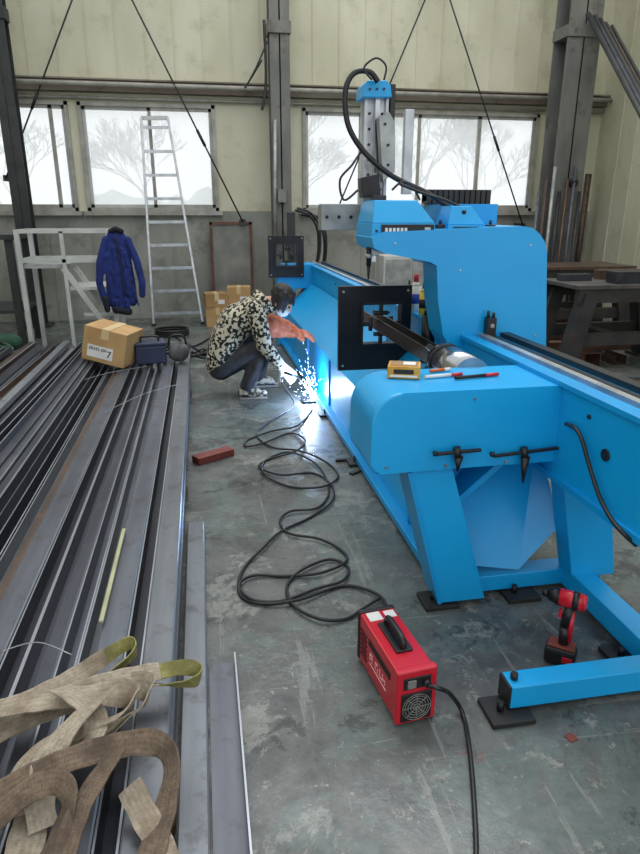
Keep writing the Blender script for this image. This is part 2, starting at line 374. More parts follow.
def hcol(name,label,x,y,w,d,mt,z1=6.5):
    t=thing(name,label,'column',(x,y,0))
    b=MB();b.bb(x-w/2,x+w/2,y-d/2,y-d/2+.02,0,z1);b.bb(x-w/2,x+w/2,y+d/2-.02,y+d/2,0,z1);b.bb(x-.01,x+.01,y-d/2,y+d/2,0,z1);b.build('column_shaft',mt,t)
    b=MB();b.bb(x-w/2-.08,x+w/2+.08,y-d/2-.06,y+d/2+.06,0,.03);b.build('base_plate',mt,t)
    b=MB();b.bb(x-w/2-.02,x+w/2+.02,y-d/2-.03,y+d/2,3.95,4.1);b.build('bracket',mt,t);return t
hcol('steel_column','grey steel column between the two windows on the back wall',1.24,10.2,.28,.28,'colm')
hcol('steel_column','dark narrow steel column at the far left by the window',-2.42,10.1,.22,.22,'coldark')
hcol('steel_column','wide grey steel column right of the right-hand window',5.5,9.7,.5,.4,'colm')
def rod(a,c,label,r=.012,Y=10.38):
    A=P(*a,y=Y);B=P(*c,y=Y);d=(A-B).normalized();A=A+d*2.0
    t=thing('brace_rod',label,'brace rod',B)
    b=MB();b.cyl(B,A,r,n=8);b.build('rod','coldark',t)
    b=MB();mid=B+(A-B)*.25;b.cyl(mid-d*.12,mid+d*.12,r*1.8,n=8);b.build('turnbuckle','blackm',t)
    b=MB();b.bb(B.x-.04,B.x+.04,B.y,WY-.005,B.z-.04,B.z+.04);b.build('wall_bracket','coldark',t)
rod((72,0),(6,178),'thin diagonal brace rod crossing the leftmost window')
rod((132,0),(243,222),'thin diagonal brace rod running down behind the ladder to the middle column',Y=10.34)
rod((425,0),(335,215),'thin diagonal brace rod left of the vertical cutting head')
rod((450,0),(523,226),'thin diagonal brace rod crossing the right end of the right window',Y=10.34)
t=thing('cable_bundle','black cables hanging down the middle steel column','cable',P(286,250,y=9.98))
b=MB();b.tube([P(264,20,y=10.0),P(266,80,y=10.0),P(262,110,y=9.98)],.02);b.build('cable','black',t)
b=MB();b.tube([P(268,40,y=10),P(255,70,y=9.98),P(245,88,y=9.98),P(262,60,y=10)],.012);b.build('cable','black',t)
b=MB();b.cyl(P(275,120,y=10.02),P(275,250,y=10.02),.025);b.build('conduit','galv',t)
b=MB();p=P(282,196,y=10.0);b.box(p,(.12,.06,.18),None,.006);b.build('switch_box','board',t)
t=thing('wall_fixture','round black fixture clipped to the right column',"fixture",P(573,183,y=9.44))
b=MB();p=P(573,183,y=9.46);b.cyl(p+V((0,.04,0)),p-V((0,.05,0)),.06);b.build('housing','black',t)
b=MB();b.cyl(p-V((0,.05,0)),p-V((0,.07,0)),.04);b.build('cover','blackm',t)
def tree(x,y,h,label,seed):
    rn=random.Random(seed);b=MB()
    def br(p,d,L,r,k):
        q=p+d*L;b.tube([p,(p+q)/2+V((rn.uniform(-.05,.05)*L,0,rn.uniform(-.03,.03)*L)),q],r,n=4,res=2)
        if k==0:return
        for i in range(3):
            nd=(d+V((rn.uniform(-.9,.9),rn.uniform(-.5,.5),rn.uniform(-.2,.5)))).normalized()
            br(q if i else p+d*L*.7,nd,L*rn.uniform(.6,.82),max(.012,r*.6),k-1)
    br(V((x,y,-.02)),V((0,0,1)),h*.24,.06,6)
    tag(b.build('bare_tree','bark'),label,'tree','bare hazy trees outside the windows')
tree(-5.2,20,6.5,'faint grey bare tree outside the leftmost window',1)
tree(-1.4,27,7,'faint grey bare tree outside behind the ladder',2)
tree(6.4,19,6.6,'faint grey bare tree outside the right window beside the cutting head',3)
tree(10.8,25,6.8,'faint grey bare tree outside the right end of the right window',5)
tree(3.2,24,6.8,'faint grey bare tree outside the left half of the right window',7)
# ================================================================ MACHINE
mc=thing('tube_cutting_machine','long bright blue tube cutting machine with gantry head and rounded chuck housing','machine',(1.3,2.3,0))
Y0,Y1=.9,8.6
b=MB();b.bb(1.35,1.66,Y0,Y1,.58,.965,.006);bed=b.build('bed_beam','blue',mc)
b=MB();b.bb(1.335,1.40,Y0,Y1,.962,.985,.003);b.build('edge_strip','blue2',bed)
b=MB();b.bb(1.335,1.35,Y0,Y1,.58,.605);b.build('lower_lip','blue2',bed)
b=MB();b.bb(1.43,1.465,Y0,Y1,.966,.99);b.build('linear_rail','alu',bed)
b=MB();b.bb(1.49,1.515,Y0,Y1,.966,.982)
for k in range(380):
    y=Y0+k*.02;b.bb(1.485,1.49,y,y+.01,.968,.98)
b.build('gear_rack','blackm',bed)
b=MB();b.bb(1.56,1.61,Y0,Y1,.966,.99);b.build('cable_channel','black',bed)
bolts('bolt','blackm',bed,[((1.352,y,.9),(1.343,y,.9)) for y in (1.6,2.0,3.0,4.6,5.6,6.6)],.009,6)
b=MB();p=P(606,455,x=1.349);b.cyl(p,p-V((.006,0,0)),.022,n=20);b.build('cable_hole','black',bed)
b=MB();poly=[(1.0,.04),(1.02,.04),(1.02,.44),(1.34,.72),(1.34,.76),(1.0,.455)]
b.prism(poly,'y',2.32,8.1);skirt=b.build('side_skirt','blue',mc)
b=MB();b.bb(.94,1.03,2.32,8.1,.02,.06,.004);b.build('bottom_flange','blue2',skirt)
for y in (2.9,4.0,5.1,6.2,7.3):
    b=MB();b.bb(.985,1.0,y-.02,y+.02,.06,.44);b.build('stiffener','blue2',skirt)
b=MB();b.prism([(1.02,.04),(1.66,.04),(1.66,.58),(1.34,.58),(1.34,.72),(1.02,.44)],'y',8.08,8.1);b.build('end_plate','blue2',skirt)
Yf=2.215
lp=XZ(Yf,[(408,474),(452,474),(484,603),(438,608)])
b=MB();b.prism([(lp[0][0],.643),(lp[1][0],.643),(lp[2][0],.03),(lp[3][0],.03)],'y',Yf,Yf+.05);lg=b.build('slanted_leg','blue',mc)
b=MB();b.prism([(lp[0][0]-.004,.64),(lp[0][0]+.012,.64),(lp[3][0]+.012,.03),(lp[3][0]-.004,.03)],'y',Yf-.01,Yf+.16);b.build('leg_flange','blue2',lg)
b=MB();b.bb(.93,1.7,Yf+.055,Yf+.15,.025,.1,.004);b.build('bottom_rail','blue',mc)
rp_=XZ(2.19,[(562,470),(612,470),(612,588),(570,590)])
b=MB();b.prism([(rp_[0][0],.62),(rp_[1][0],.58),(rp_[2][0],.1),(rp_[3][0],.1)],'y',2.19,2.3,.004);b.build('rear_leg','blue',mc)
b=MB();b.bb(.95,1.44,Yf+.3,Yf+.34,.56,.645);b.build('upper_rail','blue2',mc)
# folded sheet chute sloping down towards the viewer
def sheet(vs_,fs_,nm,par=mc):
    b=MB();q=[b.b.verts.new(v) for v in vs_]
    for f in fs_: b.b.faces.new([q[k] for k in f])
    o=b.build(nm,'blue',par);m_=o.modifiers.new('th','SOLIDIFY');m_.thickness=.006;return o
T0,T1=V((.93,2.54,.64)),V((1.46,2.54,.64));R0=V((1.48,2.30,.30));Bt=V((1.30,2.29,.105));L0=V((1.10,2.30,.14));L1=V((1.02,2.40,.38))
ch=sheet([T0,T1,R0,Bt,L0,L1],[(0,1,3,4,5),(1,2,3)],'chute')
sheet([V((.93,2.54,.64)),V((.90,2.30,.64)),V((1.0,2.30,.34)),V((1.02,2.40,.38))],[(0,1,2,3)],'chute_side',ch)
b=MB();b.bb(1.5,1.6,1.64,2.3,.03,.12,.004);b.build('foot_beam','blue',mc)
b=MB();b.bb(.93,2.3,1.59,1.67,.028,.115,.005);ob=b.build('outrigger_beam','blue',mc)
b=MB();b.bb(.922,.93,1.592,1.668,.03,.113);b.build('end_cap','black',ob)
b=MB();b.cyl((.955,1.63,.115),(.955,1.63,.138),.013,n=6);b.build('bolt','black',ob)
for (x,y) in ((.93,1.6),(.93,2.26),(1.3,2.25),(1.5,1.78),(.97,3.9),(.97,5.0)):
    b=MB();b.bb(x-.08,x+.07,y-.06,y+.07,0,.02,.003);pd=b.build('foot_pad','rubber',mc)
    b=MB();b.cyl((x-.03,y,.02),(x-.03,y,.055),.012,n=6);b.build('levelling_bolt','blackm',pd)
hx0=P(350,440,y=2.56).x;hx1=P(569,440,y=2.2).x
b=MB();b.prism(rrect(hx0,hx1,.645,.965,.07,'1011',8,[.035,.02,.05,.12]),'y',2.2,2.56,.01);hs=b.build('chuck_housing','blue',mc)
bolts('screw','chrome',hs,[((x,2.202,z),(x,2.193,z)) for x,z in ((hx0+.06,.675),(hx0+.3,.665),(hx0+.55,.665),(hx1-.05,.665),(hx1-.05,.92),(hx0+.4,.93))],.006)
def toggle(cx,w,tilt,L):
    p=P(cx,452,y=2.17)
    b=MB();R=Matrix.Rotation(tilt,3,'Y')
    b.box(p,(w,.016,.012),R,.003);b.cyl(p+V((-.01,0,.02)),p+V((0,0,-.03)),.014);b.cyl(p+V((0,0,-.02)),p+V((0,0,-.02-L)),.018,.004);b.cyl(p+V((-w/2,0,-.0)),p+V((-w/2-.012,0,0)),.011)
    b.cyl(p+V((0,.03,0)),p,.012)
    return b.build('toggle_handle','black',mc)
toggle(459,.18,-.03,.06);toggle(526,.27,-.06,.11)
b=MB();p=P(567,412,y=2.24);b.cyl(p,p+V((.03,0,0)),.018);b.cyl(p+V((.03,0,0)),p+V((.035,0,.04)),.007);b.build('cable_gland','black',mc)
b=MB();b.tube([P(566,424,x=1.34),P(575,428,x=1.325),P(582,440,x=1.32),P(590,468,x=1.32),P(600,498,x=1.32),P(612,520,x=1.31),P(624,534,x=1.31),P(636,545,x=1.36)],.008);b.build('power_cable','black',mc)
b=MB();b.cyl((1.13,2.56,.92),(1.13,2.9,.92),.085,n=32);ck=b.build('chuck','chrome',mc)
for k in range(4):
    b=MB();a=k*math.pi/2+math.pi/4;b.box((1.13+.075*math.cos(a),2.93,.92+.075*math.sin(a)),(.03,.08,.03),Matrix.Rotation(-a,3,'Y'),.004);b.build('chuck_jaw','blackm',ck)
b=MB();b.cyl((1.13,2.84,.92),(1.13,2.87,.92),.088,n=32);b.build('chuck_ring','blackm',ck)
def plate(x0,x1,z0,z1,y,hx):
    cx,cz=hx;r=.13;b=MB();d=.03
    b.bb(x0,cx-r,y,y+d,z0,z1);b.bb(cx+r,x1,y,y+d,z0,z1);b.bb(cx-r,cx+r,y,y+d,z0,cz-r);b.bb(cx-r,cx+r,y,y+d,cz+r,z1)
    p=b.build('steady_plate','blackm',mc)
    b=MB()
    for s in (-1,1):
        b.bb(cx+s*r*1.02-.008,cx+s*r*1.02+.008,y-.03,y+.05,cz-r,cz+r);b.bb(cx-r,cx+r,y-.03,y+.05,cz+s*r*1.02-.008,cz+s*r*1.02+.008)
    b.build('inner_frame','black',p)
    for a,c in ((-1,0),(1,0),(0,-1),(0,1)):
        b=MB();b.cyl((cx+a*.068-c*.045,y+.01,cz+c*.068-a*.045),(cx+a*.068+c*.045,y+.01,cz+c*.068+a*.045),.014);b.bar((cx+a*.08,y+.01,cz+c*.08),(cx+a*.128,y+.01,cz+c*.128),.02,.03);b.build('guide_roller','coldark',p)
    bolts('bolt','alu',p,[((((x0+x1)/2+a*(x1-x0)*.44),y,(z0+z1)/2+c*(z1-z0)*.44),(((x0+x1)/2+a*(x1-x0)*.44),y-.01,(z0+z1)/2+c*(z1-z0)*.44)) for a in (-1,1) for c in (-1,1)],.008,6)
    return p
plate(.84,1.32,.62,1.16,4.0,(1.12,.92))
b=MB();b.bb(1.24,1.4,4.03,4.3,.62,.78,.01);b.build('carriage','blue2',mc)
a=P(268,236,y=8.0);c=P(304,277,y=8.0);plate(a.x,c.x,c.z,a.z,8.0,((a.x+c.x)/2,(a.z+c.z)/2+.02))
b=MB();b.bb((a.x+c.x)/2-.05,1.4,8.03,8.25,.7,1.0,.01);b.bb(a.x+.1,c.x-.1,8.03,8.2,0.0,c.z+.05,.01);b.build('rear_carriage','blue2',mc)
b=MB();b.cyl((1.28,3.55,.76),(1.28,3.55,1.04),.04,n=20);b.cyl((1.28,3.55,1.04),(1.28,3.55,1.07),.03);b.build('clamp_cylinder','blackm',mc)
b=MB();b.bb(1.0,1.34,3.3,3.42,.7,.76,.005);b.bb(1.05,1.1,3.3,3.42,.5,.7);b.build('tube_support','blue2',mc)
Yg=3.2
pg=XZ(Yg,[(372,238),(376,234),(384,232),(522,226),(533,228),(540,234),(545,242),(547,252),(546,352),(452,352),(443,335),(438,300),(437,266),(430,262),(384,253),(374,248)])
b=MB();b.prism(pg,'y',Yg,Yg+.22);gt=b.build('gantry_cover','blue',mc)
arm=XZ(Yg,[(372,238),(376,234),(384,232),(522,226),(533,228),(540,234),(545,242),(546,262),(437,266),(430,262),(384,253),(374,248)])
b=MB();b.prism(arm,'y',Yg+.22,Yg+.36);b.build('gantry_arm','blue',mc)
bolts('screw','chrome',gt,[(P(*q,y=Yg)+V((0,.002,0)),P(*q,y=Yg)+V((0,-.006,0))) for q in ((460,270),(530,245),(535,335),(462,335),(395,243))],.005)
p=P(490,327,y=Yg-.03);b=MB();b.box(p,(.05,.05,.1),None,.004);b.cyl(p+V((-.015,0,.05)),p+V((-.015,0,.085)),.008);b.cyl(p+V((.015,0,.05)),p+V((.015,0,.075)),.008);b.box(p+V((0,0,-.055)),(.08,.07,.02))
vb=b.build('sensor_block','black',gt)
b=MB();b.cyl(p+V((0,-.026,.01)),p+V((0,-.03,.01)),.012);b.build('sensor_lens','chrome',vb)
a=P(371,235,y=3.24);c=P(434,235,y=3.24);t0=P(373,200,y=3.28);t1=P(418,198,y=3.28)
b=MB();b.frus((a.x,c.x,3.23,3.56,a.z-.01),(a.x,c.x,3.23,3.56,a.z+.055),.004);b.frus((a.x+.004,c.x,3.23,3.56,a.z+.055),(t0.x+.01,t1.x,3.29,3.54,t0.z),.006);hd=b.build('head_cover','blue',mc)
b=MB();b.bb(a.x+.05,c.x-.01,3.215,3.232,a.z-.006,a.z+.05,.002);np_=b.build('name_panel','blackm',hd)
b=MB()
for k in range(6): b.bb(a.x+.065+k*.02,a.x+.078+k*.02,3.212,3.216,a.z+.012,a.z+.034)
b.build('panel_marking','white',np_)
b=MB();b.bb(c.x-.06,c.x-.03,3.212,3.216,a.z+.01,a.z+.036);b.build('panel_marking','alu',np_)
bolts('screw','blackm',hd,[((a.x+.025,3.231,a.z+.02),(a.x+.025,3.222,a.z+.02))],.006)
b=MB();b.box(V((t0.x+.06,3.4,t0.z+.012)),(.07,.06,.025),None,.004);b.build('terminal_box','black',hd)
a=P(447,231,y=3.28);c=P(484,231,y=3.28);t0=P(450,206,y=3.32);t1=P(470,206,y=3.32)
b=MB();b.frus((a.x,c.x,3.27,3.46,a.z),(a.x,c.x,3.27,3.46,a.z+.03),.003);b.frus((a.x,c.x,3.27,3.46,a.z+.03),(t0.x,t1.x,3.30,3.44,t0.z),.004);mb_=b.build('motor_cover','blue',mc)
b=MB();p=P(464,212,y=3.29);b.sph(p,.012);b.build('cover_latch','black',mb_)
b=MB();b.bb(a.x+.03,c.x-.04,3.262,3.27,a.z,a.z+.02);b.build('cover_slot','black',mb_)
for k,(u,v) in enumerate(((440,228),(490,228))):
    p=P(u,v,y=3.34);b=MB();b.box(p,(.04,.05,.035),None,.004);b.cyl(p+V((0,0,.015)),p+V((0,0,.04)),.008);b.build('cable_fitting','black',mc)
b=MB();a=P(424,203,y=3.9);c=P(486,190,y=3.9)
k=a.x
while k<c.x: b.bb(k,k+.028,3.85,3.95,a.z-.01,c.z,.003);k+=.034
b.bb(a.x,c.x,3.86,3.94,a.z+.01,c.z-.015);b.build('drag_chain','black',mc)
b=MB();b.bb(a.x+.02,c.x-.1,3.5,4.0,P(424,230,y=3.9).z,a.z-.01);b.build('chain_tray','blue2',mc)
a=P(320,230,y=3.8);c=P(372,204,y=3.8);b=MB();b.bb(a.x,c.x+.3,3.75,3.85,a.z,c.z,.004);ab=b.build('cross_beam','galv',mc)
b=MB();b.bb(a.x-.004,a.x,3.76,3.84,a.z+.01,c.z-.01);b.build('beam_end','board',ab)
bolts('bolt','blackm',ab,[((a.x+.03+k*.07,3.752,(a.z+c.z)/2),(a.x+.03+k*.07,3.745,(a.z+c.z)/2)) for k in range(4)],.01)
a=P(362,205,y=3.62);c=P(388,96,y=3.62)
b=MB();b.bb(a.x,c.x,3.62,3.66,a.z-.05,c.z,.003);b.bb(a.x,a.x+.015,3.6,3.7,a.z,c.z);b.bb(c.x-.015,c.x,3.6,3.7,a.z,c.z);zc=b.build('vertical_axis','alu',mc)
sg=[]
for k in range(7):
    z=a.z+.08+k*.075;sg+=[((a.x+.03,3.622,z),(a.x+.03,3.612,z)),((c.x-.03,3.622,z),(c.x-.03,3.612,z))]
bolts('screw','blackm',zc,sg,.007)
b=MB();b.bb((a.x+c.x)/2-.012,(a.x+c.x)/2+.012,3.58,3.62,a.z-.3,c.z-.02);b.build('rail','chrome',zc)
b=MB();b.prism(XZ(3.56,[(362,98),(363,85),(367,81),(386,81),(390,86),(391,98)]),'y',3.54,3.70,.005);tb=b.build('motor_bracket','blue',zc)
bolts('bracket_hole','black',tb,[(P(u,89,y=3.535),P(u,89,y=3.535)+V((0,-.006,0))) for u in (370,377,384)],.006)
b=MB();b.prism(XZ(3.52,[(378,118),(388,112),(394,122),(394,172),(382,182)]),'y',3.5,3.56,.004);sl_=b.build('slide_plate','galv',zc)
bolts('screw','blackm',sl_,[(P(u,v,y=3.5),P(u,v,y=3.5)+V((0,-.008,0))) for u,v in ((385,124),(388,145),(388,165))],.007)
b=MB();b.prism(XZ(3.5,[(360,178),(378,174),(380,196),(362,198)]),'y',3.48,3.56,.003);b.build('bearing_block','blackm',zc)
a2=P(402,166,y=3.75);c2=P(413,110,y=3.75);b=MB();b.bb(a2.x,c2.x,3.72,3.76,a2.z-.15,c2.z,.003);b.build('rear_profile','alu',zc)
a2=P(389,150,y=3.6);c2=P(396,84,y=3.6);b=MB();b.bb(a2.x,c2.x,3.6,3.7,a2.z,c2.z,.003);b.build('axis_motor','black',zc)
p=P(369,250,y=3.35);b=MB();b.cyl(p+V((0,0,.05)),p+V((0,0,-.08)),.013);b.cyl(p+V((0,0,-.08)),p+V((0,0,-.15)),.010,.004);tr=b.build('cutting_torch','blackm',mc)
b=MB();b.cyl(p+V((0,0,-.02)),p+V((0,0,-.04)),.019);b.build('torch_collar','galv',tr)
b=MB();b.box(p+V((.03,.02,.0)),(.05,.03,.06),None,.003);b.build('torch_bracket','alu',tr)
b=MB();b.tube([P(q[0],q[1],y=3.5) for q in ((378,82),(370,72),(356,72),(347,84),(345,105),(350,130),(366,154),(392,176),(425,192),(449,208))],.014,n=10);b.build('hose','black',mc)
for pts,r in (([P(q[0],q[1],y=3.45) for q in ((372,80),(364,68),(376,58),(386,66),(384,80))],.005),([P(q[0],q[1],y=3.5) for q in ((358,190),(344,200),(340,180),(352,165),(362,150))],.006),([P(q[0],q[1],y=3.42) for q in ((400,184),(425,194),(445,200),(462,208))],.008),([P(q[0],q[1],y=3.5) for q in ((372,230),(366,240),(367,250))],.005),([P(q[0],q[1],y=3.47) for q in ((392,190),(402,182),(412,186),(420,200))],.006)):
    b=MB();b.tube(pts,r);b.build('signal_cable','black',mc)
def pr(kind,w,h,t_=.006):
    if kind=='web':
        c_=.005
        return [(-w/2,0),(-w/2,h-c_),(-w/2+c_,h),(w/2-c_,h),(w/2,h-c_),(w/2,0),(w/2-t_,0),(w/2-t_,h-t_-.004),(-w/2+t_,h-t_-.004),(-w/2+t_,0)]
    if kind=='up': return [(-w/2,h),(-w/2,0),(w/2,0),(w/2,h),(w/2-t_,h),(w/2-t_,t_),(-w/2+t_,t_),(-w/2+t_,h)]
    if kind=='ang': return [(-w/2,0),(w/2,0),(w/2,t_),(-w/2+t_,t_),(-w/2+t_,h),(-w/2,h)]
    if kind=='lip': return [(-w/2,0),(w/2,0),(w/2,h),(w/2-w*.3,h),(w/2-w*.3,h-t_),(w/2-t_,h-t_),(w/2-t_,t_),(-w/2+t_,t_),(-w/2+t_,h-t_),(-w/2+w*.3,h-t_),(-w/2+w*.3,h),(-w/2,h)]
    if kind=='vee': return [(-w/2,0),(0,h),(w/2,0),(w/2-t_*1.4,0),(0,h-t_*1.6),(-w/2+t_*1.4,0)]
    return rrect(-w/2,w/2,0,h,.006,n=1)
b=MB();b.prism(pr('up',.085,.075,.007),'y',2.97,4.35);b.M=Matrix.Translation((1.12,0,.885))
tag(b.build('steel_channel','tubes'),'dark open steel channel clamped between the chuck and the near black plate','steel channel')
TZ=.966
p=P(404,376,z=TZ)
t=thing('yellow_case','small worn orange-yellow plastic case on the blue chuck housing','case',p)
R=Matrix.Translation(p)@Matrix.Rotation(-.35,4,'Z')
b=MB(R);b.box((0,0,.026),(.13,.105,.05),None,.003);b.build('case_body','yellow',t)
b=MB(R);b.box((0.0,0,.0515),(.11,.085,.003));b.build('case_lid','card2',t)
b=MB(R);b.box((.02,.0,.0535),(.05,.05,.002));b.build('case_label','white',t)
b=MB(R);b.box((.0,-.0535,.03),(.08,.003,.018));b.build('case_label','ink',t)
b=MB(R);b.box((.0,-.0535,.012),(.11,.003,.008));b.build('case_label','white',t)
for (u0,v0,u1,v1,mt,lb) in ((425,377,462,374,'white','white marker pen with red cap lying on the blue housing'),(455,378,498,374,'ink','long black marker pen with red cap lying on the blue housing'),(430,371,450,369,'orange','short orange marker on the blue housing beside the yellow case')):
    A=P(u0,v0,z=TZ+.008);B=P(u1,v1,z=TZ+.008);t=thing('marker_pen',lb,'pen',A)
    b=MB();b.cyl(A,A+(B-A)*.7,.007,n=10);b.build('barrel',mt,t);b=MB();b.cyl(A+(B-A)*.7,B,.0075,n=10);b.build('pen_cap','red' if mt!='orange' else 'white',t)
for (u,v,mt,lb,capm,s_,lm) in ((415,308,'white','white spray can with blue label and red cap on the machine bed','red',1.25,'bluel'),(424,312,'yellows','yellow spray can beside the white can on the machine bed','ink',1.1,'ink')):
    p=P(u,v,x=1.37);p.z=.985
    t=thing('spray_can',lb,'spray can',p)
    b=MB();b.cyl(p,p+V((0,0,.13*s_)),.03*s_);b.cyl(p+V((0,0,.13*s_)),p+V((0,0,.15*s_)),.03*s_,.012);b.build('can_body',mt,t)
    b=MB();b.cyl(p+V((0,0,.04*s_)),p+V((0,0,.09*s_)),.031*s_);b.build('can_label',lm,t)
    b=MB();b.cyl(p+V((0,0,.15*s_)),p+V((0,0,.19*s_)),.013*s_);b.build('cap',capm,t)
# ================================================================ STEEL PILE
O1=['','first','second','third','fourth','fifth','sixth','seventh','eighth','ninth','tenth','eleventh','twelfth','thirteenth','fourteenth','fifteenth','sixteenth','seventeenth','eighteenth','nineteenth']
def ordn(k):
    k+=1
    if k<20: return O1[k]
    T={2:'twent',3:'thirt',4:'fort',5:'fift',6:'sixt'}[k//10]
    return T+'ieth' if k%10==0 else T+'y-'+O1[k%10]
KN={'web':'steel channel, flat web up','up':'steel channel, open side up','ang':'steel angle bar','tube':'square steel tube','lip':'lipped steel channel','vee':'steel angle, ridge up'}
XP=-.16
for k,y in enumerate((1.4,3.6,5.8)):
    b=MB();b.bb(-2.45,XP+.005,y-.05,y+.05,0,.07,.004);tag(b.build('timber_sleeper','wood'),'timber sleeper under the %s of the steel pile'%['near end','middle','far end'][k],'sleeper','sleepers under the steel pile')
rn=random.Random(21)
x=XP;k=0
while x>-2.3:
    for L in range(1 if x>-1.0 else 2):
        b=MB();b.prism(pr('tube',.12,.08),'y',.42,6.2+rn.uniform(-.1,.2));b.M=Matrix.Translation((x-.06,0,.07+.082*L))
        tag(b.build('steel_bar','steel2',edge=.009),'dark steel tube in the %s layer of the pile, %s from the aisle'%(['bottom','middle'][L],ordn(k)),'steel bar','lower steel tubes in the floor pile')
    x-=.124;k+=1
x=XP;i=0
seq=[(.095,'web',0,.09),(.06,'up',2,.085),(.09,'web',1,.09),(.045,'ang',0,.09),(.06,'up',1,.085),(.05,'tube',2,.08),(.05,'ang',1,.09),(.07,'up',2,.08),(.09,'web',1,.09),(.045,'tube',3,.075),(.05,'ang',0,.08),(.06,'up',2,.085),(.05,'ang',1,.085),(.045,'tube',2,.07)]
while x>-2.36:
    if i<len(seq): w,kd,c,h=seq[i]
    else:
        w,kd,h=rn.choice([(.07,'up',.085),(.09,'web',.085),(.045,'tube',.08),(.05,'ang',.09),(.05,'ang',.08),(.075,'lip',.08),(.05,'web',.07),(.05,'vee',.06)]);c=rn.choice([0,0,1,1,2,2,2,3,3])
    yend=6.5+rn.uniform(-.35,.4)
    z0=.153 if x>-1.0 else .235
    b=MB();b.prism(pr(kd,w,h),'y',.4-rn.uniform(0,.3),yend)
    b.M=Matrix.Translation((x-w/2,0,z0))@Matrix.Rotation(rn.uniform(-.0006,.0006),4,'Z')
    o=b.build('steel_bar','steel%d'%c,edge=.009);tag(o,'%s, %s bar from the aisle on the pile'%(KN[kd],ordn(i)),'steel bar','steel bars on top of the floor pile')
    x-=w+.003;i+=1
for k in range(9):
    xa=-1.15-.125*k;dx=[.03,.08,.02,.10,.03,.07,.02,.06,.03][k]
    ya,yb=1.1,6.55+.1*(k%3);kd=['ang','up','tube','ang','vee','tube','up','ang','tube'][k];mt='steel%d'%[1,2,0,3,1,3,1,0,2][k]
    b=MB();b.prism(pr(kd,.06,.05),'y',0,yb-ya);b.M=Matrix.Translation((xa,ya,.327))@Matrix.Rotation(-math.atan2(dx,yb-ya),4,'Z')
    tag(b.build('thin_bar',mt,edge=.009),'small %s steel bar laid lengthwise on the raised left pile, %s from the aisle'%(['dark','dark','bright','rusty','grey','rusty','grey','bright','dark'][k],ordn(k)),'thin bar','thin bars on top of the pile')
for (u0,v0,u1,v1,lb) in ((0,652,72,655,'above the slings'),(105,412,180,384,'near its far end'),(58,388,150,366,'beside the cardboard box')):
    b=MB();A=P(u0,v0,z=.265);B=P(u1,v1,z=.265);Mi=(A+B)/2+V((0,.03,.02));b.tube([A,Mi,B],.002)
    tag(b.build('tie_wire','galv'),'thin pale tie wire over the steel pile %s'%lb,'wire')
b=MB();b.prism(pr('web',.085,.05),'y',.3,3.12);b.M=Matrix.Translation((-.105,0,0));tag(b.build('steel_bar','steel0',edge=.009),'single bright steel channel on the floor right beside the pile','steel bar')
b=MB();b.prism([(.1,0),(.1,.05),(.094,.05),(.094,.007),(0,.007),(0,0)],'y',.3,2.02);b.M=Matrix.Translation((-.056,0,0.0));tag(b.build('angle_bar','steel1',edge=.009),'short grey steel angle bar on the floor in the aisle foreground','angle bar')
A=P(101,622,z=.262);B=P(124,529,z=.262)
b=MB();b.bar(A,B,.016,.01,.003);tag(b.build('measuring_stick','stick'),'pale yellow-green stick lying on the steel pile','stick')
def sling(label,ribs):
    t=thing('lifting_sling',label,'sling',P(*ribs[0][1][0][:2],z=.27))
    for nm,pts,w,mt in ribs:
        b=MB();b.ribbon([P(q[0],q[1],z=.25+q[2]) for q in pts],w,.004,8,[q[3] for q in pts]);b.build(nm,mt,t)
sling('grey-beige webbing sling with muted green end loops draped on the pile',[
 ('strap',[(-40,752,.02,.1),(8,728,.03,.1),(62,706,.05,.15),(112,694,.06,.3),(144,693,.06,.9),(150,704,.055,1.25),(132,720,.05,.7),(98,738,.05,.25),(66,758,.05,.1),(46,784,.04,-.2),(34,818,.02,-.3),(20,870,.02,-.2)],.078,'web'),
 ('strap',[(-40,735,.05,.3),(14,708,.07,.35),(60,687,.08,.5),(92,670,.08,.8),(106,661,.08,1.0)],.05,'web'),
 ('loop_end',[(106,661,.08,1.0),(120,652,.08,1.15),(132,648,.08,1.45),(136,656,.07,1.5),(126,667,.065,1.2),(112,675,.06,.9)],.042,'webg'),
 ('strap',[(112,675,.06,.9),(92,686,.065,.6),(60,700,.07,.4),(24,716,.06,.3)],.045,'web'),
 ('strap',[(40,708,.09,.2),(84,690,.1,.3),(126,679,.09,.35),(160,674,.07,.5)],.055,'web'),
 ('loop_end',[(160,674,.07,.5),(184,671,.06,.8),(200,676,.05,1.3),(197,686,.045,1.4),(180,689,.045,1.0),(160,688,.05,.6)],.045,'webg'),
 ('strap',[(160,688,.05,.6),(128,688,.06,.4),(98,694,.07,.3)],.05,'web')])
sling('wide pale webbing sling folded over itself beside the green loops',[
 ('strap',[(-20,712,.1,-.1),(30,703,.11,.1),(84,697,.12,.1),(124,699,.11,.7),(134,710,.1,1.2),(112,724,.1,.6),(72,736,.1,.2),(38,756,.09,.1),(20,784,.06,.3),(14,820,.03,.2)],.072,'web'),
 ('strap',[(110,697,.14,.8),(88,712,.15,.4),(66,734,.14,.2),(50,758,.12,-.2),(44,782,.09,-.5),(40,806,.06,-.3),(44,830,.03,-.1)],.065,'web'),
 ('strap',[(60,690,.13,-.3),(84,704,.14,-.2),(96,722,.13,-.1),(88,744,.11,.2),(66,764,.08,.3)],.06,'web'),
 ('strap',[(130,790,.05,.5),(144,816,.03,.2),(160,846,.02,.1),(182,900,.02,0)],.06,'web')])
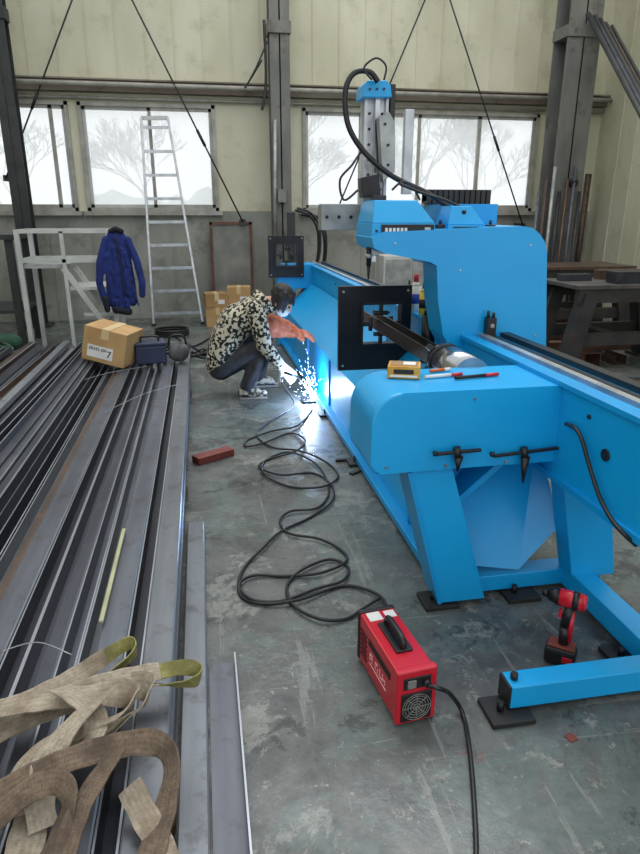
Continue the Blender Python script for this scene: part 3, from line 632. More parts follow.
sling('darker brown webbing sling hanging over the near end of the pile',[
 ('strap',[(-40,822,.05,.3),(8,792,.09,.35),(60,766,.12,.3),(112,750,.11,.4),(150,748,.08,.8),(168,758,.06,1.1),(172,780,.05,.8),(164,815,.03,.3),(150,860,.02,.1),(138,910,.02,.1)],.062,'webd'),
 ('strap',[(-30,850,.05,.3),(6,812,.09,.3),(38,790,.11,.5),(62,790,.1,1.0),(70,806,.08,.8),(60,838,.05,.3),(40,880,.03,.1)],.055,'webd'),
 ('strap',[(118,752,.13,.4),(94,786,.11,.2),(74,824,.08,.1),(54,890,.04,.1)],.055,'webd')])
p=V((-.88,6.1,.285))
Mx=Matrix.Translation(p)@Matrix.Rotation(-.32,4,'Z')@Matrix.Rotation(.22,4,'Y')
t=thing('cardboard_box','brown cardboard box labelled 7 tilted on the far end of the steel pile','box',p)
b=MB(Mx);b.box((0,0,.18),(.40,.36,.31),None,.004);b.build('carton','card',t)
b=MB(Mx);b.box((0,0,.337),(.07,.364,.004));b.box((0,-.182,.29),(.07,.003,.09));b.build('packing_tape','tape',t)
b=MB(Mx);b.box((-.03,-.183,.12),(.24,.003,.11));b.build('shipping_label','white',t)
R3=Mx.to_3x3()
text('SKH1-04',.045,Mx@V((-.055,-.187,.145)),R3@V((1,0,0)),R3@V((0,0,1)),'ink',t)
text('7',.09,Mx@V((.055,-.187,.115)),R3@V((1,0,0)),R3@V((0,0,1)),'ink',t)
p=V((-.52,6.15,.252));Mx=Matrix.Translation(p)@Matrix.Rotation(.15,4,'Z')
t=thing('toolbox','navy blue plastic toolbox on the far end of the steel pile','toolbox',p)
b=MB(Mx);b.box((0,0,.09),(.28,.22,.17),None,.015);b.build('box_body','toolb',t)
b=MB(Mx);b.box((0,0,.19),(.29,.23,.03),None,.008);b.build('lid','toolb',t)
b=MB(Mx);b.tube([(-.08,0,.205),(-.07,0,.245),(.07,0,.245),(.08,0,.205)],.01);b.build('handle','black',t)
p=V((-.26,6.15,.25));t=thing('work_bag','crumpled grey and black cloth bag at the end of the pile','bag',p)
b=MB();b.sph(p+V((0,0,.08)),.1,(1.0,1,.8));b.sph(p+V((.05,-.06,.12)),.06);b.sph(p+V((-.05,.02,.15)),.05,(1.2,1,.8));b.sph(p+V((.06,.05,.14)),.06);b.build('bag_body','greyc',t,voxel=.012,smooth=3)
b=MB();b.tube([p+V((-.08,0,.12)),p+V((-.07,-.02,.24)),p+V((.05,-.02,.25)),p+V((.08,0,.13))],.01);b.build('strap','black',t)
def tangle(c,R_,H_,n_,r,lb,nm,seed,mt='black',cat='cable'):
    rq=random.Random(seed);t=thing(nm,lb,cat,c)
    for j in range(n_):
        pts=[];a0=rq.uniform(0,6)
        for k in range(12):
            a=a0+k*.75;rr_=R_*rq.uniform(.55,1);pts.append(V(c)+V((rr_*math.cos(a),rr_*math.sin(a)*.7,r+H_*rq.random()**1.6)))
        b=MB();b.tube(pts,r,n=6,res=5);b.build('cable_loop',mt,t)
tangle((-.42,6.5,.25),.17,.10,3,.011,'tangled black cable on the far end of the steel pile behind the toolbox','cable_tangle',3)
tangle((-.05,7.4,0),.25,.12,3,.012,'tangled black cable heap on the floor beyond the pile','cable_tangle',4)
tangle((.55,8.4,0),.26,.22,4,.012,'tangled cable heap on the floor behind the person','cable_tangle',8)
# ================================================================ LEFT BACK
t=thing('rail_platform','white steel step platform with handrails behind the pile','platform',(-1.45,8.2,0))
X0,X1,Ya,Yb=-2.0,-1.02,7.9,8.5
for (xx,yy,zz) in ((X0,Ya,1.42),(X1,Ya,1.42),(X0,Yb,1.42),(X1,Yb,1.42)):
    b=MB();b.bb(xx-.025,xx+.025,yy-.025,yy+.025,0,zz);b.build('post','whitep',t)
b=MB()
for z in (1.40,1.08):
    b.bb(X0,X1,Ya-.02,Ya+.02,z-.02,z+.02);b.bb(X0,X1,Yb-.02,Yb+.02,z-.02,z+.02);b.bb(X0-.02,X0+.02,Ya,Yb,z-.02,z+.02)
b.bb(X0+.45,X0+.49,Ya-.02,Ya+.02,0,1.4)
b.build('handrail','whitep',t)
b=MB();b.bb(X0,X0+.5,Ya,Yb,1.0,1.04);b.build('platform_deck','galv',t)
for z,xx in ((.75,X0+.5),(.45,X0+.62)):
    b=MB();b.bb(xx,X1,Ya,Yb,z,z+.035);b.build('step','whitep',t)
for yy in (Ya,Yb):
    b=MB();b.bar((X0+.45,yy,1.0),(X1,yy,.12),.03,.06);b.build('stringer','whitep',t)
p=V((-.98,7.82,.5));t=thing('work_jacket','navy blue and black work jacket hanging on the platform rail','jacket',p)
b=MB()
b.cap([(-.98,7.8,1.36,.045),(-1.0,7.8,1.15,.06),(-1.02,7.8,.9,.065),(-1.03,7.8,.62,.065)])
b.cap([(-.92,7.79,1.36,.045),(-.93,7.79,1.1,.065),(-.92,7.79,.85,.07),(-.92,7.79,.58,.06)])
b.cap([(-.86,7.8,1.34,.045),(-.84,7.79,1.1,.058),(-.82,7.79,.85,.062),(-.81,7.79,.62,.055)])
b.cap([(-1.04,7.78,1.31,.04),(-1.12,7.76,1.08,.042),(-1.15,7.75,.84,.04),(-1.12,7.75,.66,.036)])
b.cap([(-.80,7.77,1.31,.04),(-.72,7.75,1.08,.042),(-.68,7.74,.84,.04),(-.69,7.74,.70,.036)])
rq=random.Random(6)
for k in range(34):
    xx=rq.uniform(-1.06,-.78);zz=rq.uniform(.64,1.28);b.cap([(xx,7.735,zz,.015),(xx+rq.uniform(-.05,.05),7.735,zz-rq.uniform(.1,.24),.008)])
b.build('jacket_body','navy',t,voxel=.009,smooth=1)
b=MB();b.cap([(-.98,7.78,1.40,.03),(-.92,7.75,1.425,.033),(-.86,7.78,1.40,.03)]);b.build('collar','navyd',t,voxel=.012,smooth=2)
b=MB();b.cap([(-1.10,7.73,.66,.045),(-1.09,7.73,.54,.035)]);b.build('lining','navyd',t,voxel=.012,smooth=3)
b=MB();b.cap([(-1.0,7.76,.54,.05),(-.86,7.76,.51,.045)]);b.build('lining','navyd',t,voxel=.012,smooth=3)
b=MB();b.tube([(-.92,7.715,1.36),(-.90,7.71,1.1),(-.89,7.705,.7)],.008);b.build('zipper','black',t)
t=thing('ladder','tall aluminium ladder leaning against the left window','ladder',(-.4,9.95,0))
A0=P(154,326,z=0);A1=P(203,324,z=0);B0=P(141,118,y=10.42);B1=P(168,118,y=10.42)
for A,B in ((A0,B0),(A1,B1)):
    b=MB();b.bar(A,B,.035,.07,.004,upd=(0,1,0));r=b.build('rail','alu',t)
    b=MB();b.box(A+V((0,0,.02)),(.06,.1,.04),None,.005);b.build('rubber_foot','rubber',r)
for k in range(9):
    f=.06+k*.112
    b=MB();b.bar(A0.lerp(B0,f),A1.lerp(B1,f),.035,.04);b.build('rung','alu',t)
b=MB();b.bar(B0,B1,.06,.05);b.build('top_cap','whitep',t)
a=P(213,295,y=10.35);c=P(252,222,y=10.35)
t=thing('framed_board','grey framed board standing against the wall behind the welder','board',(a.x,10.4,0))
b=MB();b.bb(a.x,c.x,10.42,10.46,.3,c.z);b.build('panel','board',t)
b=MB()
for q in ((a.x,a.x+.04,.0,c.z),(c.x-.04,c.x,.0,c.z),(a.x,c.x,c.z-.04,c.z),(a.x,c.x,.26,.3)): b.bb(q[0],q[1],10.40,10.48,q[2],q[3])
b.build('frame','rust',t)
def carton(x,y,z,w,d,h,lb,mt='card',rz=0):
    Mx=Matrix.Translation((x,y,z))@Matrix.Rotation(rz,4,'Z')
    t=thing('cardboard_box',lb,'box',(x,y,z),'cartons by the back wall')
    b=MB(Mx);b.box((0,0,h/2),(w,d,h),None,.004);b.build('carton',mt,t)
    b=MB(Mx);b.box((0,0,h+.001),(.06,d+.004,.003));b.box((0,-d/2-.001,h-.05),(.06,.003,.1));b.build('packing_tape','tape',t)
    b=MB(Mx);b.box((w*.2,-d/2-.002,h*.4),(w*.3,.003,h*.3));b.build('shipping_label','white',t)
p=P(218,324,z=0)
carton(p.x,9.7,0,.34,.3,.28,'brown cardboard carton on the floor, lower left of the carton stack')
carton(p.x+.36,9.75,0,.34,.3,.26,'brown cardboard carton on the floor, right of the stack by the wall','card2')
carton(p.x-.02,9.7,.283,.32,.3,.2,'cardboard carton on top of the left floor carton','card2',.1)
carton(p.x+.33,9.75,.263,.34,.3,.3,'cardboard carton on top of the right floor carton','card',-.08)
carton(p.x+.75,9.8,0,.3,.3,.3,'cardboard carton on the floor behind the person welding','card2',.2)
t=thing('steel_bench','dark steel bench at the left edge beside the platform','bench',(-2.7,8.6,0))
b=MB();b.bb(-3.4,-2.12,8.2,9.2,1.3,1.36);b.build('bench_top','coldark',t)
for xx,yy in ((-3.3,8.3),(-2.2,8.3),(-3.3,9.1),(-2.2,9.1)):
    b=MB();b.bb(xx-.04,xx+.04,yy-.04,yy+.04,0,1.3);b.build('leg','coldark',t)
b=MB();b.bb(-3.35,-2.15,8.25,9.15,.45,.49);b.build('shelf','coldark',t)
p=V((-2.35,7.35,0));t=thing('folded_tarp','dark green tarp bundled behind the steel pile at left','tarp',p)
b=MB()
for k in range(9): b.sph(p+V((random.uniform(-.3,.25),random.uniform(-.2,.2),.12+random.uniform(0,.16))),.12,(1.3,1,.8))
b.build('tarp_cloth','green',t,voxel=.02,smooth=3)
b=MB();b.tube([p+V((-.4,-.28,.03)),p+V((0,-.32,.06)),p+V((.1,-.3,.35)),p+V((.3,-.2,.25)),p+V((.35,-.28,.02))],.015);b.build('tie_rope','black',t)
t=thing('pallet','low timber pallet at the left behind the steel pile','pallet',(-1.4,7.3,0))
for k in range(6):
    b=MB();b.bb(-1.8,-.9,7.0+k*.11,7.08+k*.11,.1,.12);b.build('slat','wood',t)
for xx in (-1.75,-1.35,-.95):
    b=MB();b.bb(xx-.04,xx+.04,7.0,7.63,0,.1);b.build('block','wood',t)
t=thing('coiled_hose','black hose coil on the floor below the ladder','hose',(-.45,9.0,0))
for k in range(3):
    b=MB();b.tube([(-.45+.22*math.cos(a*.5236),9.0+.22*math.sin(a*.5236),.02+.03*k) for a in range(13)],.015,res=3);b.build('hose_turn','rubber',t)
t=thing('cable_coil','tangled black cables hanging behind the far end of the machine','cable',P(310,290,y=8.9))
for k in range(4):
    b=MB();b.tube([P(u+k*3-(k%2)*5,v+k*2,y=8.9+k*.05) for u,v in ((297,208),(312,214),(320,232),(318,262),(306,285),(298,300),(310,310))],.015);b.build('cable','black',t)
b=MB();b.bb(1.2,1.3,9.15,9.25,0,1.6);b.build('support_post','coldark',t)
a=P(384,256,y=9.3);c=P(438,300,y=9.3)
t=thing('metal_cabinet','pale grey metal cabinet beyond the machine near the back wall','cabinet',((a.x+c.x)/2,9.5,0))
b=MB();b.bb(a.x,c.x,9.3,9.8,.04,a.z,.01);b.build('cabinet_body','whitep',t)
b=MB();b.bb(a.x+.03,(a.x+c.x)/2-.01,9.28,9.3,.1,a.z-.05);d=b.build('door','galv',t)
b=MB();b.bb((a.x+c.x)/2-.05,(a.x+c.x)/2-.03,9.26,9.28,.5,.65);b.build('handle','black',d)
b=MB();b.bb((a.x+c.x)/2+.01,c.x-.03,9.28,9.3,.1,a.z-.05);d=b.build('door','galv',t)
b=MB();b.bb(a.x+.02,c.x-.02,9.33,9.78,0,.04);b.build('plinth','black',t)
# ================================================================ RIGHT BACK
def trestle(x0,x1,y0,y1,h,lb,th=.14,top='trestt'):
    t=thing('steel_table',lb,'table',((x0+x1)/2,(y0+y1)/2,0),'heavy steel tables at the right')
    b=MB();b.bb(x0,x1,y0,y1,h-.04,h,.003);b.build('table_top',top,t)
    for yy in (y0+.02,y1-.09):
        b=MB();b.bb(x0+.03,x1-.03,yy,yy+.07,h-th-.04,h-.04);b.build('top_beam','trest',t)
    for xx,yy,s_ in ((x0+.12,y0+.08,1),(x1-.12,y0+.08,-1),(x0+.12,y1-.08,1),(x1-.12,y1-.08,-1)):
        b=MB();b.bar((xx+s_*.05,yy,h-.1),(xx-s_*.12,yy,0.01),.17,.15);lg=b.build('leg','trest',t)
        b=MB();b.bb(xx-s_*.12-.14,xx-s_*.12+.14,yy-.12,yy+.12,0,.03);b.build('foot_plate','trest',lg)
    for yy in (y0+.08,y1-.08):
        b=MB();b.bb(x0+.08,x1-.08,yy-.04,yy+.04,h*.3,h*.3+.13);b.build('stretcher','trest',t)
    b=MB();b.bb(x0+.45,x0+.59,y0+.06,y1-.06,h*.3,h*.3+.12);b.build('cross_stretcher','trest',t)
    return t
trestle(3.72,5.1,6.0,6.8,.9,'heavy dark rusty steel table nearest the machine at the right edge')
trestle(4.1,5.5,7.6,8.4,.95,'heavy dark steel table further back at the right edge',top='steel3')
b=MB();b.bb(4.2,5.0,6.1,6.28,.9,1.02,.004);tag(b.build('steel_beam','steel2'),'dark grey steel beam lying on the right-hand table','beam')
for k,(x0,x1,y,h,mt,lb) in enumerate(((3.8,4.15,6.45,.07,'steel2','dark steel block on the right-hand table near its left end'),(4.3,4.9,6.55,.1,'steel3','rusty steel block at the back of the right-hand table'))):
    b=MB();b.bb(x0,x1,y,y+.12,.9,.9+h,.004);tag(b.build('steel_block',mt),lb,'block')
b=MB();b.prism(pr('up',.14,.1),'y',6.25,6.65);b.M=Matrix.Translation((4.5,0,0));tag(b.build('channel_offcut','steel3'),'rusty channel offcut under the right-hand table','offcut')
b=MB();b.prism(pr('web',.2,.16),'y',6.2,6.55);b.M=Matrix.Translation((4.12,0,0));tag(b.build('channel_offcut','rust'),'red-brown channel offcut under the right-hand table','offcut')
for k,(x,y) in enumerate(((2.9,7.0),(3.0,7.25),(3.1,8.6),(2.9,8.85),(2.8,9.1))):
    b=MB();b.bb(x,x+2.4,y,y+.12,.0,.12+.05*(k%2),.004);tag(b.build('floor_beam',['rust','steel3','rust','steel2','rust'][k]),'%s steel beam on the right floor, %s from the machine end'%(['rusty','dark brown','brown','dark','red-brown'][k],ordn(k)),'beam','steel beams on the right floor')
for k in range(5):
    b=MB();b.bar((2.6+.1*k,5.2+.16*k,.03),(4.6+.1*k,4.7+.16*k,.03),.06,.05);tag(b.build('floor_beam',['steel1','rust','steel2','steel3','steel1'][k]),'%s bar on the floor before the right table, %s nearest'%(['grey','rusty','dark','brown','mid grey'][k],ordn(k)),'beam','loose bars on the right floor')
for k in range(7):
    A=V((4.9+.1*k,9.25-.02*k,0));B=V((5.02+.11*k,9.44,1.9+.17*(k%3)))
    b=MB();b.cyl(A,B,.025,n=10);tag(b.build('leaning_pipe',['steel1','steel3','galv','steel2','steel3','steel1','steel2'][k]),'%s pipe leaning on the right column, %s from the left'%(['grey','rusty','pale','dark','brown','mid grey','black'][k],ordn(k)),'pipe','pipes leaning at the right column')
for k in range(5):
    B=P(790+k*8,395+k*3,z=0.03);A=P(588+k*6,14+k*3,y=9.42-.02*k)
    b=MB();b.cyl(B,A,.035 if k<3 else .022,n=10);tag(b.build('long_pipe',['coldark','steel2','coldark','steel3','coldark'][k]),'long dark pipe slanting across the top right corner, %s from the left'%ordn(k),'pipe','long slanting pipes at the top right')
for k,(x,z) in enumerate(((5.95,1.9),(6.3,2.2))):
    b=MB();b.cyl((x,10.3,0),(x+.05,10.35,z),.05);tag(b.build('wall_pipe','steel3'),'vertical rusty pipe standing at the right wall, %s'%['left one','right one'][k],'pipe')
# ================================================================ FLOOR THINGS
cn=V((.54,1.61,0));ax=(V((.498,1.956,0))-cn).normalized();ang=math.atan2(ax.y,ax.x)-math.pi/2
Mx=Matrix.Translation(cn)@Matrix.Rotation(ang,4,'Z')
w,L,h=.136,.36,.195
t=thing('welding_inverter','small red portable welding inverter with black handle on the floor','welder',Mx@V((w/2,L/2,0)))
b=MB(Mx);b.box((w/2,L/2,h/2+.012),(w-.004,L-.02,h),None,.006);b.build('casing','red',t)
b=MB(Mx);b.bb(-.003,w+.003,-.006,.02,.01,h+.02,.006);b.build('rear_panel','red',t)
b=MB(Mx);b.bb(.014,w-.014,-.010,-.005,.02,.13,.003);b.build('fan_plate','black',t)
b=MB(Mx)
for r in (.012,.022,.032,.042,.05):
    pts=[(w/2+r*math.cos(a*math.pi/12),-.012,.075+r*math.sin(a*math.pi/12)) for a in range(25)]
    b.tube(pts,.0014,n=5,res=1)
for a in range(8): b.cyl((w/2,-.012,.075),(w/2+.05*math.cos(a*math.pi/4),-.012,.075+.05*math.sin(a*math.pi/4)),.0014,n=5)
b.build('fan_grille','board',t)
b=MB(Mx);b.bb(.02,w-.02,-.009,-.004,.145,.19,.003);b.build('switch_panel','black',t)
b=MB(Mx);b.bb(.032,.062,-.014,-.008,.152,.182,.002);b.build('power_switch','board',t)
b=MB(Mx);b.cyl((w-.04,-.007,.167),(w-.04,-.03,.167),.012);b.build('cable_gland','black',t)
b=MB(Mx);b.box((w/2,.18,h+.016),(.06,.17,.01),None,.003);b.tube([(w/2,.11,h+.02),(w/2,.125,h+.05),(w/2,.235,h+.05),(w/2,.25,h+.02)],.012);b.build('handle','black',t)
b=MB(Mx);b.bb(.02,.07,.285,.335,h+.0125,h+.0145);b.build('sticker','white',t)
b=MB(Mx);b.bb(.085,.125,.29,.33,h+.0125,h+.0145);b.build('sticker','white',t)
b=MB(Mx)
for y0,z0,z1 in ((.235,.085,.115),(.215,.085,.115),(.185,.085,.115),(.165,.085,.1),(.145,.085,.115),(.12,.085,.115),(.1,.085,.1)):
    b.bb(-.0006,.003,y0-.0018,y0+.0018,z0,z1)
for y0,y1,z in ((.215,.235,.113),(.215,.235,.099),(.165,.185,.113),(.12,.145,.087),(.1,.12,.099)):
    b.bb(-.0006,.003,y0,y1,z-.0015,z+.0015)
b.bb(-.0006,.003,.09,.24,.07,.0725)
b.build('side_marking','redd',t)
b=MB(Mx);b.bb(-.0006,.003,.06,.25,.140,.165);b.build('side_marking','ink',t)
b=MB(Mx)
for k in range(6): b.bb(-.0008,.003,.27,.33,.05+k*.02,.057+k*.02)
b.build('side_vent','ink',t)
b=MB(Mx);b.bb(-.002,w+.002,L-.02,L,.01,h+.018,.005);b.build('front_panel','black',t)
for xx in (.03,w-.03):
    for yy in (.04,L-.04):
        b=MB(Mx);b.cyl((xx,yy,0),(xx,yy,.014),.012);b.build('rubber_foot','rubber',t)
st=Mx@V((w-.04,-.03,.167))
b=MB();b.tube([st,st+V((.03,-.02,.0)),P(450,694,z=.10),P(462,712,z=.012),P(469,745,z=.012),P(474,800,z=.012),P(476,860,z=.012),P(470,920,z=.012)],.0075,n=10)
tag(b.build('power_cord','black'),'black power cord running from the red inverter to the bottom edge','cord')
p=P(559,663,z=0)
t=thing('impact_driver','red and black cordless impact driver standing by the blue frame','power tool',p)
Mx=Matrix.Translation(p)@Matrix.Rotation(math.radians(140),4,'Z')@Matrix.Diagonal((.95,.95,1.25,1))
b=MB(Mx);b.box((.0,0,.035),(.115,.075,.055),None,.012);b.build('battery','black',t)
b=MB(Mx);b.box((0,0,.067),(.1,.06,.01),None,.004);b.build('battery_trim','redb',t)
b=MB(Mx);b.box((-0.03,.036,.035),(.04,.006,.02),None,.002);b.build('battery_badge','red',t)
b=MB(Mx);b.cap([(-.005,0,.075,.019),(-.0,0,.13,.017),(-.012,0,.2,.019)]);b.build('grip','black',t)
b=MB(Mx);b.cap([(-.024,0,.09,.010),(-.022,0,.18,.010)]);b.build('grip_inlay','red',t)
b=MB(Mx);b.cyl((-.055,0,.222),(.03,0,.222),.027,n=20);b.cyl((-.068,0,.222),(-.055,0,.222),.02,.027,n=20);b.build('motor_housing','red',t)
b=MB(Mx);b.cyl((-.04,0,.222),(-.018,0,.222),.029,n=20);b.build('vent_band','black',t)
b=MB(Mx);b.cyl((.03,0,.222),(.07,0,.222),.027,.018,n=20);b.cyl((.07,0,.222),(.095,0,.222),.011);b.build('nose_cone','blackm',t)
b=MB(Mx);b.box((.02,0,.17),(.014,.016,.03),None,.004);b.build('trigger','red',t)
A=P(194,464,z=0);B=P(231,455,z=0)
b=MB();b.bar(A+V((.01,0,.025)),B+V((0,.02,.025)),.09,.05,.004);tag(b.build('steel_offcut','redb'),'red-brown painted steel block on the floor beside the pile','offcut')
for k,(u,v,mt,lb) in enumerate(((343,461,'blackm','small black metal clamp on the floor beside the blue machine'),(571,738,'redb','small red paint chip on the floor in the foreground'),(356,473,'coldark','dark metal scrap beside the machine skirt'))):
    p=P(u,v,z=0);b=MB();b.box(p+V((0,0,.008 if k!=1 else .002)),(.1 if k!=1 else .03,.03,.016 if k!=1 else .004),Matrix.Rotation(.3*k,3,'Z'),.001);tag(b.build('metal_scrap',mt),lb,'scrap')
def cable(px,lb,r=.0072,start=None,z=.009,seed=1):
    rq=random.Random(seed);pts=[]
    for i,(u,v) in enumerate(px):
        pts.append(P(u+rq.uniform(-2.5,2.5),v+rq.uniform(-1.5,1.5),z=z+(i%3)*.005))
    if start: pts=start+pts
    b=MB();b.tube(pts,r,n=8,res=8);return tag(b.build('welding_cable','rubber'),lb,'cable','welding cables on the floor')
hold=V((.70,5.50,.26))
cable([(292,402),(283,416),(262,424),(256,436),(272,447),(300,452),(326,462),(337,474),(322,486),(296,488),(276,482),(262,470),(268,458),(290,452),(318,466),(330,490),(318,506),(290,512),(278,520),(288,532),(318,538),(341,548),(344,562),(320,572),(285,576),(255,574),(240,582),(243,596),(262,604),(300,598),(340,586),(368,590),(382,600),(384,612)],
 'black welding cable looping from the torch across the floor to the inverter',start=[hold,hold+V((-.06,-.02,-.08))],seed=2)
cable([(312,408),(296,424),(270,430),(250,440),(244,446),(262,444),(290,434),(305,440),(298,452),(270,458),(258,468),(280,476),(312,474),(334,484),(333,502),(308,516),(282,530),(262,548),(246,566),(238,584),(250,600),(282,602),(318,590),(344,580),(350,566),(330,560),(300,570),(288,586),(292,606),(316,620),(344,618),(368,606),(380,598)],
 'second black earth cable coiled on the floor beneath the first',seed=5)
b=MB();b.tube([P(u,v,z=.01) for u,v in ((168,330),(190,346),(210,338),(228,330),(240,326))],.012);tag(b.build('floor_cord','black'),'black cord on the floor near the cardboard cartons','cord')
# ================================================================ PERSON
pt=thing('person','person crouching in a black and cream patterned jacket, welding the machine base','person',(.38,5.8,0))
fd=V((.76,-.16,-.66)).normalized();ud=V((.6,-.16,.78));ud=(ud-fd*ud.dot(fd)).normalized();sd=fd.cross(ud)
hc=V((.69,5.735,.845))
def hp(f,u_,s_): return hc+fd*f+ud*u_+sd*s_
RH=Matrix((fd,sd,ud)).transposed()
def hand(b,w,d,nrm,sc,curl,thumb,fat=1):
    d=V(d).normalized();nrm=V(nrm);nrm=(nrm-d*nrm.dot(d)).normalized();s_=d.cross(nrm)
    for i in range(4):
        kb=w+d*.085*sc+s_*(i-1.5)*.022*sc
        b.cap([(*(w+s_*(i-1.5)*.014*sc),.017*sc*fat),(*kb,.0145*sc*fat)])
        L=[.075,.085,.08,.062][i]*sc;dd=d.copy();p=kb
        for j,fr_ in enumerate((.45,.32,.23)):
            rot=Matrix.Rotation(curl*(1 if j else .7),3,nrm.cross(d)*-1)
            dd=rot@dd;q=p+dd*L*fr_;b.cap([(*p,(.0115-.001*j)*sc*fat),(*q,(.0105-.001*j)*sc*fat)]);p=q
    tb=w+d*.02*sc+s_*thumb*.03*sc;td=(d*.6+s_*thumb*.6+nrm*.5).normalized()
    q=tb+td*.045*sc;b.cap([(*tb,.015*sc*fat),(*q,.013*sc*fat)]);td=(td+d*.5+nrm*.3).normalized();b.cap([(*q,.0125*sc*fat),(*(q+td*.03*sc),.011*sc*fat)])
RW=V((.655,5.505,.30));LW=V((.80,5.87,.555))
b=MB()
b.cap([(.15,5.8,.34,.12),(.26,5.8,.57,.115),(.40,5.79,.74,.115),(.50,5.78,.82,.08),(.58,5.765,.84,.055),(*hp(-.03,-.03,0),.06)])
for (s_,kn,an) in ((-1,(.51,5.61,.46),(.34,5.62,.10)),(1,(.55,6.0,.48),(.49,6.02,.10))):
    b.cap([(.16,5.8+s_*.09,.31,.10),(*kn,.055),(an[0],an[1],an[2],.035),(an[0]+.11,an[1],.05,.025)])
b.cap([(.45,5.63,.79,.06),(.50,5.53,.52,.045),(*RW,.028)]);b.cap([(.47,5.95,.79,.06),(.66,5.97,.60,.045),(*LW,.028)])
hand(b,RW,(.5,.0,-.55),(0,.6,-.2),.9,.6,-1);hand(b,LW,(.9,-.12,-.15),(0,-.1,-1),.85,.3,-1)
b.sph(hp(-.015,.03,0),.093,(1.05,.86,1.0),RH);b.sph(hp(.03,-.05,0),.062,(1,.9,1.0),RH);b.sph(hp(.055,-.095,0),.03)
b.cap([(*hp(.085,.02,0),.010),(*hp(.103,-.022,0),.015)])
for a in (-1,1):
    b.sph(hp(-.01,-.01,a*.083),.026,(.7,.4,1.1),RH);b.cap([(*hp(.08,.03,a*.02),.01),(*hp(.07,.035,a*.05),.01)])
b.cap([(*hp(.088,-.06,-.02),.009),(*hp(.088,-.06,.02),.009)])
b.build('body','skin',pt,voxel=.008,smooth=1)
for a in (-1,1):
    b=MB();b.sph(hp(.076,.012,a*.033),.012);b.build('eye','ink',pt)
b=MB();b.sph(hp(-.035,.055,0),.107,(1.08,.98,.92),RH)
rn=random.Random(3)
for k in range(60):
    a=rn.uniform(-2.35,2.35);q0=hp(-.03-.09*math.cos(a)*1.0,.04+rn.uniform(-.02,.05),.09*math.sin(a))
    dn=(-ud*.6+V((0,0,-.5))).normalized()
    if -.03-.09*math.cos(a)>.03: continue
    q1=q0+dn*rn.uniform(.07,.12);b.cap([(*q0,.02),(*q1,.008)])
for k in range(9):
    s0=(k-4)*.018;b.cap([(*hp(.03,.12-abs(s0)*.5,s0),.022),(*hp(.095-abs(s0)*.4,.05+rn.uniform(-.01,.015),s0*1.15),.009)])
b.build('hair','hair',pt,voxel=.007,smooth=1)
b=MB();b.sph(hp(.045,-.055,0),.066,(1.02,.98,.85),RH);mk=b.build('face_mask','maskm',pt)
for a in (-1,1):
    b=MB();b.tube([hp(.06,-.03,a*.055),hp(.02,-.005,a*.083),hp(-.01,.01,a*.09)],.003);b.build('ear_loop','white',mk)
b=MB()
for yo in (-.085,0,.085):
    b.cap([(.12,5.8+yo,.36,.125),(.19,5.8+yo,.52,.14),(.28,5.8+yo,.67,.15),(.41,5.79+yo,.76,.12)])
b.cap([(.44,5.63,.80,.085),(.50,5.79,.82,.09),(.46,5.96,.80,.085)])
b.cap([(.44,5.61,.79,.09),(.47,5.56,.66,.08),(.50,5.53,.50,.07),(.56,5.515,.42,.06),(.63,5.505,.33,.05)])
b.cap([(.47,5.97,.79,.09),(.57,5.99,.69,.08),(.64,5.98,.62,.07)])
b.cap([(.10,5.72,.30,.11),(.10,5.88,.30,.11)])
jk=b.build('jacket','camo',pt,voxel=.012,smooth=3)
b=MB();b.cap([(.55,5.70,.85,.035),(.60,5.71,.80,.035),(.62,5.78,.78,.035),(.60,5.85,.81,.035),(.53,5.88,.86,.04),(.47,5.80,.90,.05),(.50,5.71,.88,.045)]);b.build('hood','camo',jk,voxel=.01,smooth=2)
b=MB()
for (s_,kn,an) in ((-1,(.51,5.61,.46),(.34,5.62,.12)),(1,(.55,6.0,.48),(.49,6.02,.12))):
    b.cap([(.14,5.8+s_*.08,.30,.125),(.34,(5.8+kn[1])/2+s_*.04,.39,.105),(*kn,.08),((kn[0]+an[0])/2,an[1],.29,.075),(*an,.06)])
b.cap([(.12,5.72,.28,.12),(.12,5.88,.28,.12)])
b.build('trousers','trous',pt,voxel=.012,smooth=3)
for ax_,ay in ((.34,5.62),(.49,6.02)):
    b=MB();b.cap([(ax_-.04,ay,.06,.045),(ax_+.06,ay-.005,.06,.047),(ax_+.15,ay-.01,.045,.035)]);b.cap([(ax_,ay,.07,.045),(ax_,ay,.12,.045)]);s2=b.build('shoe','shoe',pt,voxel=.008,smooth=2)
    b=MB();b.box((ax_+.055,ay-.005,.01),(.25,.085,.02),None,.008);b.build('sole','sole',s2)
b=MB();hand(b,RW,(.5,.0,-.55),(0,.6,-.2),1.25,.6,-1,1.15);b.cap([(.62,5.505,.345,.05),(*RW,.042)]);b.build('glove','glovew',pt,voxel=.005,smooth=1)
b=MB();hand(b,LW+V((.01,-.01,-.005)),(.9,-.12,-.15),(0,-.1,-1),1.2,.35,-1,1.9)
b.cap([(.60,5.89,.605,.112),(.66,5.89,.597,.10),(.72,5.89,.583,.085),(.77,5.88,.565,.07),(*LW,.06)])
b.sph((.68,5.85,.55),.07,(1.4,.6,.7));b.build('leather_gauntlet','salmon',pt,voxel=.006,smooth=2)
hd_=RW+V((.5,0,-.55)).normalized()*.09
t=thing('electrode_holder','black electrode holder in the gloved hand with welding rod','welding torch',hd_)
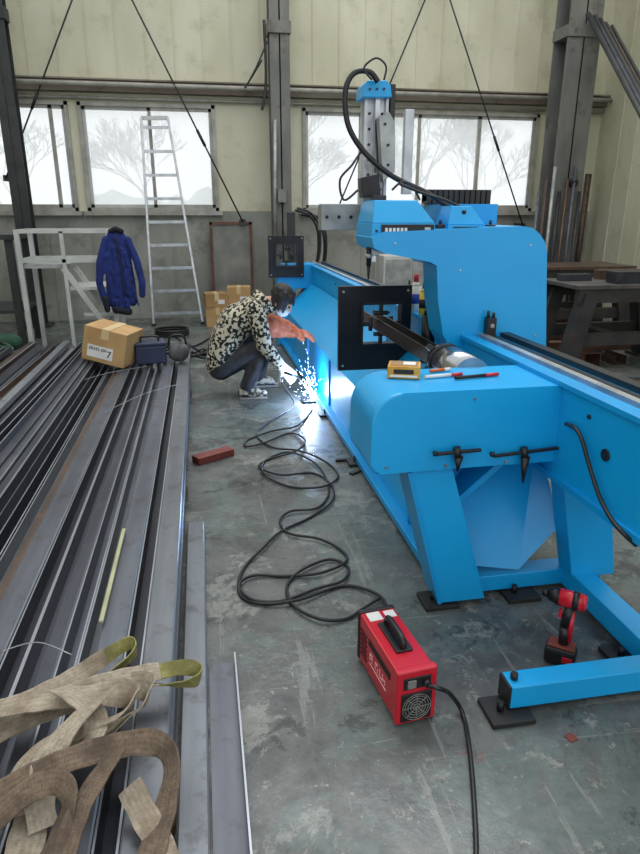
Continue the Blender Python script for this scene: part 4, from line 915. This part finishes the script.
b=MB();b.cyl(hd_+V((-.05,-.02,.03)),hd_+V((.08,.0,-.03)),.014);b.build('grip','black',t)
b=MB();b.cyl(hd_+V((.08,0,-.03)),V((.91,5.45,.055)),.004,n=6);b.build('welding_rod','galv',t)
t=thing('welding_arc','bright blue-white welding arc with sparks at the machine base','spark',(.915,5.45,.02))
b=MB();b.sph((.92,5.45,.05),.03);b.build('arc_core','arc',t)
b=MB();rn=random.Random(8)
for k in range(170):
    a=rn.uniform(0,6.28);e=rn.uniform(-.1,1.5);R_=abs(rn.gauss(0,.11))+.03
    q=V((.90+R_*math.cos(a)*math.cos(e)*.6-.02,5.43+R_*math.sin(a)*math.cos(e)*.6,max(.005,.05+R_*math.sin(e)*1.5)))
    dq=(q-V((.92,5.45,.05))).normalized();b.cyl(q,q+dq*rn.uniform(.006,.03),.0013,n=4)
o=b.build('sparks','spark',t);o['kind']='stuff'
b=MB();b.box((.87,5.42,.012),(.12,.12,.022),None,.003);tag(b.build('weld_workpiece','blackm'),'small black steel plate being welded at the machine base','steel plate')
# ================================================================ LIGHT
w=bpy.data.worlds.new('world');S.world=w;w.use_nodes=True
bg=w.node_tree.nodes['Background'];bg.inputs[0].default_value=(.94,.97,1,1);bg.inputs[1].default_value=1.24
def area(loc,rot,sx,sy_,e,c=(1,1,1)):
    l_=bpy.data.lights.new('area','AREA');l_.shape='RECTANGLE';l_.size=sx;l_.size_y=sy_;l_.energy=e;l_.color=c
    o=bpy.data.objects.new('area_light',l_);COL.objects.link(o);o.location=loc;o.rotation_euler=rot;return o
area((2.5,6,6.3),(0,0,0),5,6,120,(1,.98,.94))
l_=bpy.data.lights.new('daylight','SUN');l_.energy=.8;l_.angle=math.radians(32);l_.color=(.95,.98,1)
o=bpy.data.objects.new('daylight',l_);COL.objects.link(o);o.rotation_euler=V((.15,.75,1.3)).to_track_quat('Z','Y').to_euler()
l_=bpy.data.lights.new('arc','POINT');l_.energy=22;l_.color=(.55,.72,1);l_.shadow_soft_size=.03
o=bpy.data.objects.new('arc_light',l_);COL.objects.link(o);o.location=(.87,5.38,.13)
